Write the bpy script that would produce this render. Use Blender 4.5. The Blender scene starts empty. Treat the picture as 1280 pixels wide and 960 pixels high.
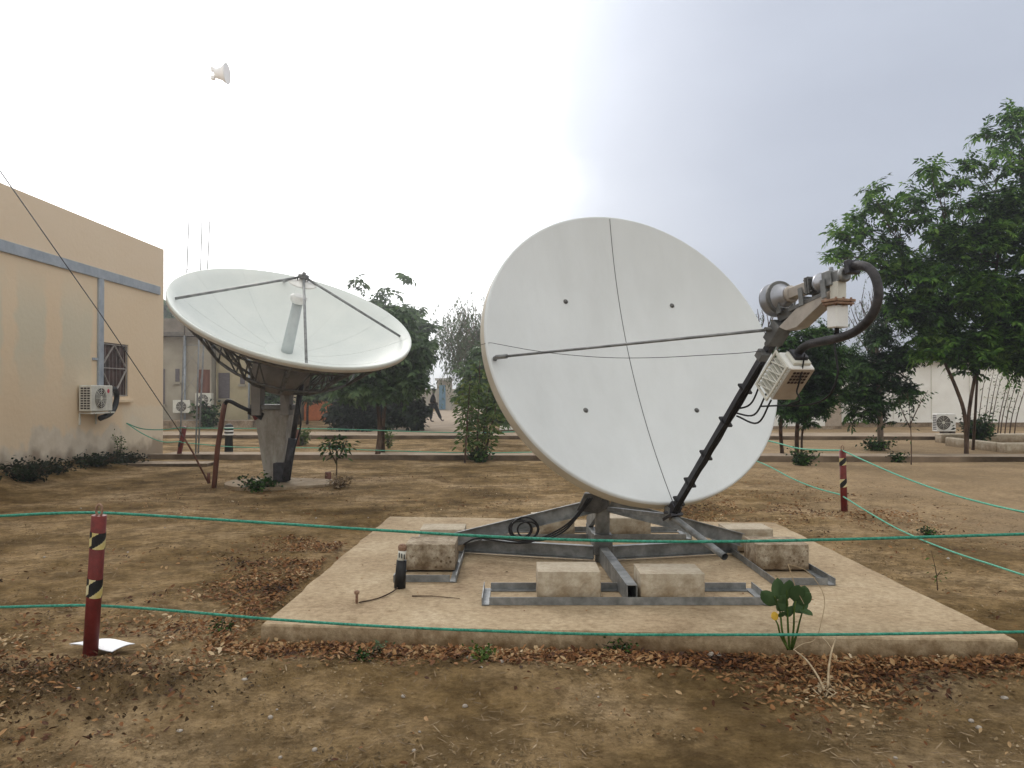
import bpy, math, random
import numpy as np
from mathutils import Vector, Matrix
random.seed(7); RNG = np.random.default_rng(11)
scene = bpy.context.scene
COL = scene.collection
V = Vector
# ------------------------------------------------------------------ camera geometry used to place things
F = 980.0; H = 1.6; PIT = math.atan(10/980.0)
CAM = V((0, 0, H)); FW = V((0, math.cos(PIT), math.sin(PIT))); UP = V((0, -math.sin(PIT), math.cos(PIT)))
def ray(u, v): return FW + V((1, 0, 0))*((u-640)/F) + UP*((480-v)/F)
def at(u, v, y):                       # point at depth y (metres ahead)
    r = ray(u, v); return CAM + r*(y/r.y)
def onz(u, v, z=0.0):                  # point on a horizontal level
    r = ray(u, v); return CAM + r*((z-H)/r.z)
# ------------------------------------------------------------------ object helpers
ORG = {}
def tag(o, label=None, cat=None, group=None, kind=None):
    if label: o['label'] = label
    if cat: o['category'] = cat
    if group: o['group'] = group
    if kind: o['kind'] = kind
    return o
def empty(name, loc, label, cat, group=None):
    o = bpy.data.objects.new(name, None); COL.objects.link(o); o.location = loc
    o.empty_display_size = .2
    ORG[o.name] = V(loc)
    return tag(o, label, cat, group)
def copy_tree(o, delta, label=None, parent=None):
    c = o.copy(); COL.objects.link(c)
    if parent is None: c.location = o.location + V(delta)
    else: c.parent = parent
    if label: c['label'] = label
    for ch in list(o.children): copy_tree(ch, delta, None, c)
    return c
def frame(d, up=V((0, 0, 1))):
    d = V(d).normalized()
    if abs(d.dot(up)) > .999: up = V((1, 0, 0))
    s = d.cross(up).normalized(); u = s.cross(d).normalized()
    return d, s, u
class MB:
    def __init__(s): s.v = []; s.f = []; s.m = []; s.sm = []
    def add(s, vs, fs, mi=0, sm=False):
        b = len(s.v); s.v += [tuple(p) for p in vs]
        for f in fs: s.f.append(tuple(b+i for i in f)); s.m.append(mi); s.sm.append(sm)
        return s
    def obox(s, c, ax, hs, mi=0, bev=0.0):            # oriented box: centre, 3 axes, half sizes
        c = V(c); a, b, d = [V(x) for x in ax]
        if bev <= 0:
            vs = [c+a*(i*hs[0])+b*(j*hs[1])+d*(k*hs[2]) for i in (-1, 1) for j in (-1, 1) for k in (-1, 1)]
            return s.add(vs, [(0,1,3,2),(4,6,7,5),(0,4,5,1),(2,3,7,6),(0,2,6,4),(1,5,7,3)], mi)
        # chamfered box
        h = V(hs); vs = []; idx = {}
        for i in (-1, 1):
            for j in (-1, 1):
                for k in (-1, 1):
                    for t in range(3):
                        q = [i*(hs[0]-bev), j*(hs[1]-bev), k*(hs[2]-bev)]; q[t] = (i, j, k)[t]*hs[t]
                        idx[(i, j, k, t)] = len(vs); vs.append(c+a*q[0]+b*q[1]+d*q[2])
        fs = []
        for t in range(3):
            o1, o2 = [x for x in range(3) if x != t]
            for sg in (-1, 1):
                quad = []
                for p, q in ((-1,-1),(1,-1),(1,1),(-1,1)):
                    key = [0,0,0]; key[t] = sg; key[o1] = p; key[o2] = q
                    quad.append(idx[(key[0], key[1], key[2], t)])
                fs.append(quad)
        for t in range(3):                            # edges along axis t
            o1, o2 = [x for x in range(3) if x != t]
            for p in (-1, 1):
                for q in (-1, 1):
                    e = []
                    for sg, tt in ((-1,o1),(1,o1),(1,o2),(-1,o2)):
                        key = [0,0,0]; key[t] = sg; key[o1] = p; key[o2] = q
                        e.append(idx[(key[0], key[1], key[2], tt)])
                    fs.append(e)
        for i in (-1, 1):
            for j in (-1, 1):
                for k in (-1, 1): fs.append([idx[(i,j,k,0)], idx[(i,j,k,1)], idx[(i,j,k,2)]])
        return s.add(vs, fs, mi)
    def box(s, x0, x1, y0, y1, z0, z1, mi=0, bev=0.0):
        return s.obox(((x0+x1)/2, (y0+y1)/2, (z0+z1)/2), (V((1,0,0)), V((0,1,0)), V((0,0,1))), ((x1-x0)/2, (y1-y0)/2, (z1-z0)/2), mi, bev)
    def beam(s, p0, p1, w, h, mi=0, up=V((0,0,1)), bev=0.0):
        p0, p1 = V(p0), V(p1); d, sd, u = frame(p1-p0, up)
        return s.obox((p0+p1)/2, (d, sd, u), ((p1-p0).length/2, w/2, h/2), mi, bev)
    def chan(s, p0, p1, w, h, t=.008, mi=0, up=V((0,0,1)), side=1):   # C channel: web + two flanges
        p0, p1 = V(p0), V(p1); d, sd, u = frame(p1-p0, up); L = (p1-p0).length/2; c = (p0+p1)/2
        s.obox(c+sd*(side*(w/2-t/2)), (d, sd, u), (L, t/2, h/2), mi)
        for k in (-1, 1): s.obox(c-sd*(side*t/2)+u*(k*(h/2-t/2)), (d, sd, u), (L-.001, w/2-t/2-.0002, t/2), mi)
        return s
    def angle(s, p0, p1, w, h, t=.007, mi=0, side=1):                  # L profile lying on its back
        p0, p1 = V(p0), V(p1); d, sd, u = frame(p1-p0); L = (p1-p0).length/2; c = (p0+p1)/2
        s.obox(c+u*(h/2), (d, sd, u), (L, t/2, h/2), mi)
        s.obox(c+sd*(side*w/2)+u*(t/2+.0005), (d, sd, u), (L-.001, w/2, t/2), mi)
        return s
    def tube(s, pts, r, n=8, mi=0, caps=True, sm=True):
        pts = [V(p) for p in pts]; k = len(pts)
        rs = list(r) if isinstance(r, (list, tuple)) else [r]*k
        d0 = (pts[1]-pts[0]).normalized(); _, sd, u = frame(d0)
        vs = []
        for i, p in enumerate(pts):
            d = (pts[min(i+1, k-1)]-pts[max(i-1, 0)]).normalized()
            sd = (sd - d*sd.dot(d)).normalized(); u = sd.cross(d)
            for j in range(n):
                a = 2*math.pi*j/n; vs.append(p+(sd*math.cos(a)+u*math.sin(a))*rs[i])
        fs = [(i*n+j, i*n+(j+1)%n, (i+1)*n+(j+1)%n, (i+1)*n+j) for i in range(k-1) for j in range(n)]
        s.add(vs, fs, mi, sm)
        if caps:
            b = len(s.v)-k*n
            s.f.append(tuple(b+j for j in reversed(range(n)))); s.m.append(mi); s.sm.append(False)
            s.f.append(tuple(b+(k-1)*n+j for j in range(n))); s.m.append(mi); s.sm.append(False)
        return s
    def lathe(s, o, ax, prof, n=24, mi=0, sm=True, cap0=True, cap1=True):   # prof: (distance along axis, radius)
        o = V(o); d, sd, u = frame(ax); vs = []
        for h, r in prof:
            for j in range(n):
                a = 2*math.pi*j/n; vs.append(o+d*h+(sd*math.cos(a)+u*math.sin(a))*r)
        k = len(prof)
        s.add(vs, [(i*n+j, i*n+(j+1)%n, (i+1)*n+(j+1)%n, (i+1)*n+j) for i in range(k-1) for j in range(n)], mi, sm)
        b = len(s.v)-k*n
        if cap0: s.f.append(tuple(b+j for j in reversed(range(n)))); s.m.append(mi); s.sm.append(False)
        if cap1: s.f.append(tuple(b+(k-1)*n+j for j in range(n))); s.m.append(mi); s.sm.append(False)
        return s
    def prism(s, poly, n, t, mi=0):          # polygon points extruded by n*t (centred)
        n = V(n).normalized(); a = [V(p)-n*(t/2) for p in poly]; b = [V(p)+n*(t/2) for p in poly]; k = len(poly)
        fs = [tuple(range(k)), tuple(range(2*k-1, k-1, -1))]+[(i, i+k, (i+1) % k+k, (i+1) % k) for i in range(k)]
        return s.add(a+b, fs, mi)
    def build(s, name, mat, parent=None, loc=None):
        o_ = ORG[parent.name] if parent is not None else V(loc if loc is not None else (0, 0, 0))
        me = bpy.data.meshes.new(name)
        me.from_pydata([(p[0]-o_.x, p[1]-o_.y, p[2]-o_.z) for p in s.v], [], s.f)
        mats = mat if isinstance(mat, (list, tuple)) else [mat]
        for m in mats: me.materials.append(m)
        me.polygons.foreach_set('material_index', s.m); me.polygons.foreach_set('use_smooth', s.sm)
        me.update()
        o = bpy.data.objects.new(name, me); COL.objects.link(o)
        if parent is not None: o.parent = parent
        else: o.location = o_
        ORG[o.name] = o_
        return o
def np_mesh(name, verts, quads, mat, parent=None, loc=(0, 0, 0), smooth=False, k=4):
    o_ = ORG[parent.name] if parent is not None else V(loc)
    me = bpy.data.meshes.new(name); n = len(verts); q = len(quads)
    me.vertices.add(n); me.vertices.foreach_set('co', (verts-np.array(o_)).astype(np.float32).ravel())
    me.loops.add(q*k); me.loops.foreach_set('vertex_index', quads.astype(np.int32).ravel())
    me.polygons.add(q); me.polygons.foreach_set('loop_start', np.arange(0, q*k, k, dtype=np.int32))
    me.polygons.foreach_set('use_smooth', np.full(q, smooth))
    me.materials.append(mat); me.update(calc_edges=True)
    o = bpy.data.objects.new(name, me); COL.objects.link(o)
    if parent is not None: o.parent = parent
    else: o.location = o_
    ORG[o.name] = o_
    return o
def catmull(pts, n=8):
    pts = [V(p) for p in pts]; P = [pts[0]*2-pts[1]]+pts+[pts[-1]*2-pts[-2]]; out = []
    for i in range(1, len(P)-2):
        for k in range(n):
            t = k/n; a, b, c, d = P[i-1:i+3]
            out.append(.5*((2*b)+(c-a)*t+(2*a-5*b+4*c-d)*t*t+(3*b-a-3*c+d)*t**3))
    return out+[pts[-1]]
# ------------------------------------------------------------------ materials
def stain(m, z0, z1, col, amt=.8):
    nt = m.node_tree; N = nt.nodes; L = nt.links; bs = N['Principled BSDF']; src = bs.inputs['Base Color'].links[0].from_socket
    tc = N.new('ShaderNodeTexCoord'); sx = N.new('ShaderNodeSeparateXYZ'); L.new(tc.outputs['Object'], sx.inputs[0]); nz = N.new('ShaderNodeTexNoise'); nz.inputs['Scale'].default_value = 9; nz.inputs['Detail'].default_value = 10; L.new(tc.outputs['Object'], nz.inputs['Vector'])
    a = N.new('ShaderNodeMath'); a.operation = 'MULTIPLY_ADD'; a.inputs[1].default_value = (z1-z0)*2.4; L.new(nz.outputs['Fac'], a.inputs[0]); L.new(sx.outputs['Z'], a.inputs[2])
    mr = N.new('ShaderNodeMapRange'); mr.inputs['From Min'].default_value = z0+(z1-z0)*1.2; mr.inputs['From Max'].default_value = z1+(z1-z0)*1.2; mr.inputs['To Min'].default_value = amt; mr.inputs['To Max'].default_value = 0; L.new(a.outputs[0], mr.inputs['Value'])
    mx = N.new('ShaderNodeMix'); mx.data_type = 'RGBA'; mx.blend_type = 'MULTIPLY'; L.new(mr.outputs[0], mx.inputs[0]); L.new(src, mx.inputs[6]); mx.inputs[7].default_value = (*col, 1); L.new(mx.outputs[2], bs.inputs['Base Color'])
def mat(name, cols, scale=3.0, rough=.85, bump=0.0, bscale=None, metal=0.0, stretch=(1, 1, 1), detail=6, spec=.3, mid=None, bdist=.01, coord='Object', fine=None, pits=None):
    """cols: list of (pos,(r,g,b)) for a noise-driven ramp"""
    m = bpy.data.materials.new(name); m.use_nodes = True; nt = m.node_tree; N = nt.nodes; L = nt.links
    bs = N['Principled BSDF']; bs.inputs['Roughness'].default_value = rough; bs.inputs['Metallic'].default_value = metal
    bs.inputs['Specular IOR Level'].default_value = spec
    tc = N.new('ShaderNodeTexCoord'); mp = N.new('ShaderNodeMapping'); mp.inputs['Scale'].default_value = stretch
    L.new(tc.outputs[coord], mp.inputs['Vector'])
    nz = N.new('ShaderNodeTexNoise'); nz.inputs['Scale'].default_value = scale; nz.inputs['Detail'].default_value = detail; nz.inputs['Roughness'].default_value = .62
    L.new(mp.outputs[0], nz.inputs['Vector'])
    rp = N.new('ShaderNodeValToRGB'); el = rp.color_ramp.elements
    while len(el) < len(cols): el.new(.5)
    for e, (p, c) in zip(el, cols): e.position = p; e.color = (*c, 1)
    L.new(nz.outputs['Fac'], rp.inputs['Fac']); colr = rp.outputs['Color']
    if fine:
        nf = N.new('ShaderNodeTexNoise'); nf.inputs['Scale'].default_value = fine[0]; nf.inputs['Detail'].default_value = 13; nf.inputs['Roughness'].default_value = .8
        L.new(mp.outputs[0], nf.inputs['Vector']); r2 = N.new('ShaderNodeValToRGB'); e2 = r2.color_ramp.elements
        e2[0].position = .40; e2[0].color = (*fine[1], 1); e2[1].position = .60; e2[1].color = (*fine[2], 1); L.new(nf.outputs['Fac'], r2.inputs['Fac'])
        mf = N.new('ShaderNodeMix'); mf.data_type = 'RGBA'; mf.blend_type = 'MULTIPLY'; mf.inputs[0].default_value = 1; L.new(colr, mf.inputs[6]); L.new(r2.outputs[0], mf.inputs[7]); colr = mf.outputs[2]
    if pits:
        vo = N.new('ShaderNodeTexVoronoi'); vo.inputs['Scale'].default_value = pits; L.new(mp.outputs[0], vo.inputs['Vector'])
        nn2 = N.new('ShaderNodeTexNoise'); nn2.inputs['Scale'].default_value = 5; L.new(mp.outputs[0], nn2.inputs['Vector'])
        m1 = N.new('ShaderNodeMath'); m1.operation = 'MULTIPLY_ADD'; m1.inputs[1].default_value = -1.5; m1.inputs[2].default_value = 1.0; L.new(nn2.outputs['Fac'], m1.inputs[0])
        m2_ = N.new('ShaderNodeMath'); m2_.operation = 'ADD'; L.new(vo.outputs['Distance'], m2_.inputs[0]); L.new(m1.outputs[0], m2_.inputs[1])
        r3 = N.new('ShaderNodeValToRGB'); r3.color_ramp.elements[0].position = .26; r3.color_ramp.elements[0].color = (.42, .35, .28, 1); r3.color_ramp.elements[1].position = .42; r3.color_ramp.elements[1].color = (1, 1, 1, 1); L.new(m2_.outputs[0], r3.inputs['Fac'])
        mf = N.new('ShaderNodeMix'); mf.data_type = 'RGBA'; mf.blend_type = 'MULTIPLY'; mf.inputs[0].default_value = 1; L.new(colr, mf.inputs[6]); L.new(r3.outputs[0], mf.inputs[7]); colr = mf.outputs[2]
    L.new(colr, bs.inputs['Base Color'])
    if bump > 0:
        nb = N.new('ShaderNodeTexNoise'); nb.inputs['Scale'].default_value = bscale or scale*6; nb.inputs['Detail'].default_value = 8
        L.new(mp.outputs[0], nb.inputs['Vector'])
        bp = N.new('ShaderNodeBump'); bp.inputs['Strength'].default_value = bump; bp.inputs['Distance'].default_value = bdist
        L.new(nb.outputs['Fac'], bp.inputs['Height']); L.new(bp.outputs['Normal'], bs.inputs['Normal'])
    m['nodes'] = 1
    return m
def two(a, b, lo=.35, hi=.65): return [(lo, a), (hi, b)]
def leafmat(name, cols, trans=.25, rough=.6):
    m = bpy.data.materials.new(name); m.use_nodes = True; nt = m.node_tree; N = nt.nodes; L = nt.links
    bs = N['Principled BSDF']; bs.inputs['Roughness'].default_value = rough; bs.inputs['Specular IOR Level'].default_value = .25
    g = N.new('ShaderNodeNewGeometry'); rp = N.new('ShaderNodeValToRGB'); el = rp.color_ramp.elements
    while len(el) < len(cols): el.new(.5)
    for e, (p, c) in zip(el, cols): e.position = p; e.color = (*c, 1)
    tc = N.new('ShaderNodeTexCoord'); nz = N.new('ShaderNodeTexNoise'); nz.inputs['Scale'].default_value = 1.3; nz.inputs['Detail'].default_value = 2
    L.new(tc.outputs['Object'], nz.inputs['Vector'])
    mx = N.new('ShaderNodeMath'); mx.operation = 'MULTIPLY_ADD'; mx.inputs[1].default_value = .55
    L.new(g.outputs['Random Per Island'], mx.inputs[0])
    m2 = N.new('ShaderNodeMath'); m2.operation = 'MULTIPLY_ADD'; m2.inputs[1].default_value = 1.4; m2.inputs[2].default_value = -.45
    L.new(nz.outputs['Fac'], m2.inputs[0]); L.new(m2.outputs[0], mx.inputs[2])
    L.new(mx.outputs[0], rp.inputs['Fac']); L.new(rp.outputs['Color'], bs.inputs['Base Color'])
    if trans > 0:
        tr = N.new('ShaderNodeBsdfTranslucent'); L.new(rp.outputs['Color'], tr.inputs['Color'])
        ms = N.new('ShaderNodeMixShader'); ms.inputs[0].default_value = trans
        L.new(bs.outputs[0], ms.inputs[1]); L.new(tr.outputs[0], ms.inputs[2]); L.new(ms.outputs[0], N['Material Output'].inputs['Surface'])
    return m
M = {}
M['dish'] = mat('dish_white', [(.3, (.585, .61, .62)), (.7, (.64, .665, .675))], 1.2, .45, .03, 30, spec=.35, stretch=(2.2, 2.2, .45), fine=(1.1, (.968, .965, .958), (1.01, 1.01, 1.01)))
M['dish_rim'] = mat('dish_rim_gelcoat', [(.3, (.42, .38, .31)), (.7, (.53, .49, .41))], 4, .6, .05, 40)
M['dish_old'] = mat('dish_weathered', [(.3, (.62, .66, .64)), (.7, (.70, .73, .70))], 1.5, .5, .03, 30)
M['joint'] = mat('joint_seal', two((.50, .53, .52), (.57, .60, .58)), 3, .6)
M['tubegrey'] = mat('feed_tube_grey', two((.40, .44, .45), (.50, .54, .54)), 3, .6)
M['horn_white'] = mat('bleached_horn', two((.84, .84, .86), (.9, .9, .92)), 3, .5)
M['kerb_shade'] = mat('kerb_shade_face', [(.4, (.05, .033, .018)), (.62, (.24, .18, .125))], .6, .95, .5, 20)  # dark earth tone painting the shadow line along the kerb sides
M['dish_back'] = mat('dish_back', two((.17, .16, .15), (.27, .25, .23)), 3, .7)
M['galv'] = mat('galvanised', [(.3, (.13, .135, .135)), (.5, (.22, .228, .23)), (.75, (.36, .37, .37))], 9, .5, .05, 60, metal=.55)
M['galvd'] = mat('galvanised_dark', [(.3, (.08, .08, .078)), (.7, (.18, .18, .175))], 9, .55, .05, 60, metal=.5)
M['darkm'] = mat('dark_metal', two((.025, .025, .03), (.06, .06, .068)), 12, .45, metal=.3)
M['darkm2'] = mat('dull_steel', two((.06, .058, .055), (.13, .125, .12)), 10, .6, metal=.3)
M['black'] = mat('black_rubber', two((.008, .008, .009), (.02, .02, .022)), 20, .55)
M['hose'] = mat('hose_rubber', two((.018, .017, .018), (.06, .055, .058)), 14, .5, .3, 80)
M['horn'] = mat('horn_metal', two((.28, .29, .32), (.42, .43, .47)), 8, .35, metal=.6)
M['brass'] = mat('tan_paint', two((.33, .295, .26), (.46, .42, .375)), 10, .5, .1)
M['rust'] = mat('rusty_flange', [(.3, (.12, .05, .03)), (.6, (.33, .22, .15))], 30, .8, .3)
M['white'] = mat('white_paint', two((.70, .70, .68), (.80, .80, .78)), 5, .45)
M['cream'] = mat('cream_plastic', two((.55, .54, .48), (.68, .67, .60)), 8, .5)
M['tan'] = mat('tan_shade_and_door', two((.36, .295, .235), (.45, .38, .31)), 8, .6)
M['slot'] = mat('dark_slot', two((.02, .015, .015), (.05, .03, .03)), 10, .8)
M['conc'] = mat('slab_concrete', [(.30, (.24, .172, .105)), (.43, (.345, .262, .168)), (.56, (.39, .305, .202)), (.72, (.46, .375, .265))], 1.3, .95, .5, 45, detail=13, fine=(22, (.72, .68, .62), (1.12, 1.12, 1.1)))
stain_later = 1
M['block'] = mat('block_concrete', [(.25, (.33, .27, .20)), (.4, (.40, .345, .265)), (.55, (.45, .395, .31)), (.75, (.50, .445, .36))], 5, .95, .3, 60, detail=12, bdist=.008, fine=(26, (.82, .78, .74), (1.06, 1.06, 1.05)))
M['blockpit'] = mat('pitted_concrete', [(.30, (.16, .12, .08)), (.45, (.32, .27, .2)), (.7, (.48, .43, .35))], 5, .95, .5, 30, detail=12, bdist=.015, fine=(26, (.6, .52, .45), (1.12, 1.12, 1.1)), pits=26)
stain(M['block'], .03, .19, (.50, .40, .28)); stain(M['blockpit'], .03, .19, (.48, .38, .28))
stain(M['conc'], -.02, .085, (.42, .33, .24), .95)
M['kerb'] = mat('kerb_concrete', [(.36, (.20, .15, .10)), (.5, (.34, .27, .20)), (.68, (.46, .39, .31))], 1.5, .95, .4, 30, detail=12, fine=(14, (.6, .55, .5), (1.1, 1.1, 1.1)))
M['redp'] = mat('red_paint', [(.25, (.07, .014, .010)), (.5, (.135, .018, .015)), (.8, (.18, .032, .024))], 14, .6, .15)
M['redwood'] = mat('reddish_wood', [(.3, (.07, .025, .018)), (.7, (.19, .08, .05))], 9, .8, .4, 40, stretch=(1, 1, .2))
M['rope'] = mat('green_rope', two((.015, .15, .10), (.06, .33, .23)), 60, .7, .6, 160)
M['ropep'] = mat('pale_green_rope', two((.07, .30, .20), (.16, .50, .36)), 60, .7, .6, 160)
M['plasterL'] = None
M['yellowwall'] = mat('pale_yellow_plaster', [(.3, (.34, .29, .19)), (.55, (.47, .41, .27)), (.8, (.55, .49, .34))], .8, .95, .2, 20)
M['greywall'] = mat('grey_plaster', [(.3, (.27, .24, .19)), (.6, (.38, .345, .28)), (.8, (.46, .42, .33))], .8, .95, .2, 20)
M['eave'] = mat('dark_eave', two((.08, .07, .06), (.16, .14, .12)), 4, .9)
M['prefab'] = mat('white_prefab', [(.35, (.76, .75, .71)), (.6, (.86, .86, .83))], .9, .7)
M['roofgrey'] = mat('grey_roof', two((.35, .35, .34), (.5, .5, .48)), 2, .8)
M['duct'] = mat('grey_duct', two((.27, .31, .36), (.38, .42, .47)), 4, .6)
M['glass'] = mat('window_dark', two((.025, .012, .010), (.085, .04, .032)), 3, .35)
M['shutter'] = mat('shutter_grey', two((.09, .08, .09), (.16, .14, .15)), 8, .7, stretch=(1, 1, 8))
M['bark'] = mat('bark', [(.35, (.028, .016, .010)), (.55, (.08, .048, .030)), (.75, (.15, .10, .07))], 8, .95, .6, 30, stretch=(1, 1, .3))
M['palebark'] = mat('pale_bark', [(.3, (.13, .10, .075)), (.7, (.28, .22, .17))], 8, .95, .5, 30, stretch=(1, 1, .3))
M['stick'] = mat('dry_stem', two((.30, .22, .13), (.48, .38, .25)), 20, .9)
M['stone'] = mat('stone', two((.25, .21, .17), (.45, .41, .36)), 14, .9, .4)
M['paper'] = mat('white_sheet', two((.72, .74, .78), (.82, .83, .86)), 6, .5)
M['yel'] = mat('yellow_tape', two((.50, .40, .12), (.66, .60, .40)), 12, .5)
M['orange'] = mat('orange_wall', two((.45, .13, .04), (.62, .20, .07)), 3, .8)
M['blue'] = mat('blue_panel', two((.08, .16, .24), (.13, .24, .33)), 3, .7)
M['skin'] = mat('dark_skin', two((.05, .028, .02), (.07, .04, .028)), 8, .6)
M['cloth'] = mat('black_cloth', two((.003, .003, .004), (.008, .008, .01)), 12, .9)
M['logo'] = mat('red_badge', two((.45, .02, .05), (.55, .03, .07)), 5, .4)
G1 = (.010, .028, .006); G2 = (.022, .06, .012); G3 = (.055, .115, .028)
M['leaf'] = leafmat('leaf_neem', [(.15, (.006, .018, .003)), (.42, (.025, .074, .009)), (.70, (.09, .20, .024)), (1, (.20, .33, .055))], .38)
M['leafd'] = leafmat('leaf_dark', [(.15, (.004, .012, .003)), (.5, (.013, .042, .006)), (.78, (.045, .115, .018)), (1, (.10, .18, .04))], .25)
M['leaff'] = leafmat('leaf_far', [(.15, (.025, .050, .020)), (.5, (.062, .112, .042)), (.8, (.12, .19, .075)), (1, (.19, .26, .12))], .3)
M['leafy'] = leafmat('leaf_yellowgreen', [(.1, (.03, .06, .01)), (.55, (.07, .12, .02)), (.85, (.14, .18, .04)), (1, (.25, .24, .07))])
M['leafg'] = leafmat('leaf_greygreen', [(.1, (.05, .08, .04)), (.6, (.12, .17, .09)), (1, (.19, .25, .14))], .35)
M['leafblk'] = leafmat('leaf_blackish', [(.2, (.003, .007, .002)), (.7, (.010, .022, .006)), (1, (.04, .06, .02))], .1)
M['broad'] = leafmat('leaf_broad', [(.2, (.016, .036, .015)), (.5, (.04, .08, .03)), (.8, (.10, .155, .06)), (1, (.17, .23, .11))], .15, .7)
M['yleaf'] = leafmat('leaf_yellow', [(.1, (.55, .33, .03)), (1, (.65, .42, .06))])
M['litter'] = leafmat('litter', [(.08, (.018, .009, .004)), (.3, (.065, .024, .009)), (.5, (.18, .075, .026)), (.7, (.30, .16, .065)), (.86, (.40, .28, .15)), (1, (.60, .49, .34))], .08, .85)
M['straw'] = leafmat('straw', [(.0, (.10, .07, .04)), (.6, (.24, .17, .10)), (1, (.40, .31, .2))], .05, .85)
M['chips'] = leafmat('chips', [(.0, (.08, .055, .035)), (.6, (.2, .15, .10)), (1, (.42, .36, .3))], 0, .9)

# left building plaster: peach wall with grey-green faded panels and a pale crumbling base
def plaster():
    m = bpy.data.materials.new('peach_plaster'); m.use_nodes = True; nt = m.node_tree; N = nt.nodes; L = nt.links
    bs = N['Principled BSDF']; bs.inputs['Roughness'].default_value = .95; bs.inputs['Specular IOR Level'].default_value = .15
    geo = N.new('ShaderNodeNewGeometry'); sx = N.new('ShaderNodeSeparateXYZ'); L.new(geo.outputs['Position'], sx.inputs[0])
    def noise(sc, det=6, st=(1, 1, 1)):
        mp = N.new('ShaderNodeMapping'); mp.inputs['Scale'].default_value = st; L.new(geo.outputs['Position'], mp.inputs['Vector'])
        n = N.new('ShaderNodeTexNoise'); n.inputs['Scale'].default_value = sc; n.inputs['Detail'].default_value = det; L.new(mp.outputs[0], n.inputs['Vector']); return n.outputs['Fac']
    def math_(op, a, b=None, c=None, cl=False):
        n = N.new('ShaderNodeMath'); n.operation = op; n.use_clamp = cl
        for i, x in enumerate((a, b, c)):
            if x is None: continue
            if isinstance(x, (int, float)): n.inputs[i].default_value = x
            else: L.new(x, n.inputs[i])
        return n.outputs[0]
    def mix(f, a, b):
        n = N.new('ShaderNodeMix'); n.data_type = 'RGBA'; L.new(f, n.inputs[0])
        for i, x in ((6, a), (7, b)):
            if isinstance(x, tuple): n.inputs[i].default_value = (*x, 1)
            else: L.new(x, n.inputs[i])
        return n.outputs[2]
    base = mix(noise(.9), (.73, .56, .375), (.78, .64, .46))
    # repainted greyish areas: soft blocks along the wall
    yy = math_('MULTIPLY_ADD', noise(2.5), .5, sx.outputs['Y'])
    def band(c, w, soft=.12):
        return math_('SUBTRACT', 1.0, math_('DIVIDE', math_('SUBTRACT', math_('ABSOLUTE', math_('SUBTRACT', yy, c)), w), soft), cl=True)
    gr = math_('MAXIMUM', band(14.75, .38), band(16.3, .5))
    gr = math_('MAXIMUM', gr, band(13.75, .14))
    zf = math_('MULTIPLY_ADD', noise(3), .4, sx.outputs['Z'])
    low = math_('MULTIPLY', math_('SUBTRACT', 4.25, zf, cl=True), math_('SUBTRACT', zf, 1.6, cl=True))
    gr = math_('MULTIPLY', gr, math_('MULTIPLY', low, .75), cl=True)
    c = mix(gr, base, (.62, .58, .45))
    # upper parapet slightly greyer
    c = mix(math_('MULTIPLY', math_('GREATER_THAN', sx.outputs['Z'], 4.15), .35), c, (.72, .59, .45))
    # pale base coat, uneven top edge, brown damp stains
    edge = math_('MULTIPLY_ADD', noise(1.4, 9), 1.5, sx.outputs['Z'])
    pale = math_('MULTIPLY', math_('SUBTRACT', 1.62, edge), 7, cl=True)
    c = mix(pale, c, mix(noise(4, 9), (.50, .41, .30), (.78, .70, .58)))
    sq = math_('MULTIPLY', math_('MULTIPLY', math_('SUBTRACT', math_('MULTIPLY_ADD', noise(3), .2, 1.22), sx.outputs['Z']), 9, cl=True), math_('MULTIPLY', math_('SUBTRACT', sx.outputs['Y'], 17.85), 7, cl=True))
    c = mix(math_('MULTIPLY', sq, .7), c, (.74, .64, .49))
    st = math_('MULTIPLY', math_('SUBTRACT', math_('MULTIPLY_ADD', noise(2.2, 9), .9, .05), sx.outputs['Z']), 4, cl=True)
    c = mix(math_('MULTIPLY', st, .6), c, (.16, .10, .06))
    L.new(c, bs.inputs['Base Color'])
    bp = N.new('ShaderNodeBump'); bp.inputs['Strength'].default_value = .4; bp.inputs['Distance'].default_value = .02
    L.new(noise(9, 9), bp.inputs['Height']); L.new(bp.outputs[0], bs.inputs['Normal'])
    return m
M['plasterL'] = plaster()
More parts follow.
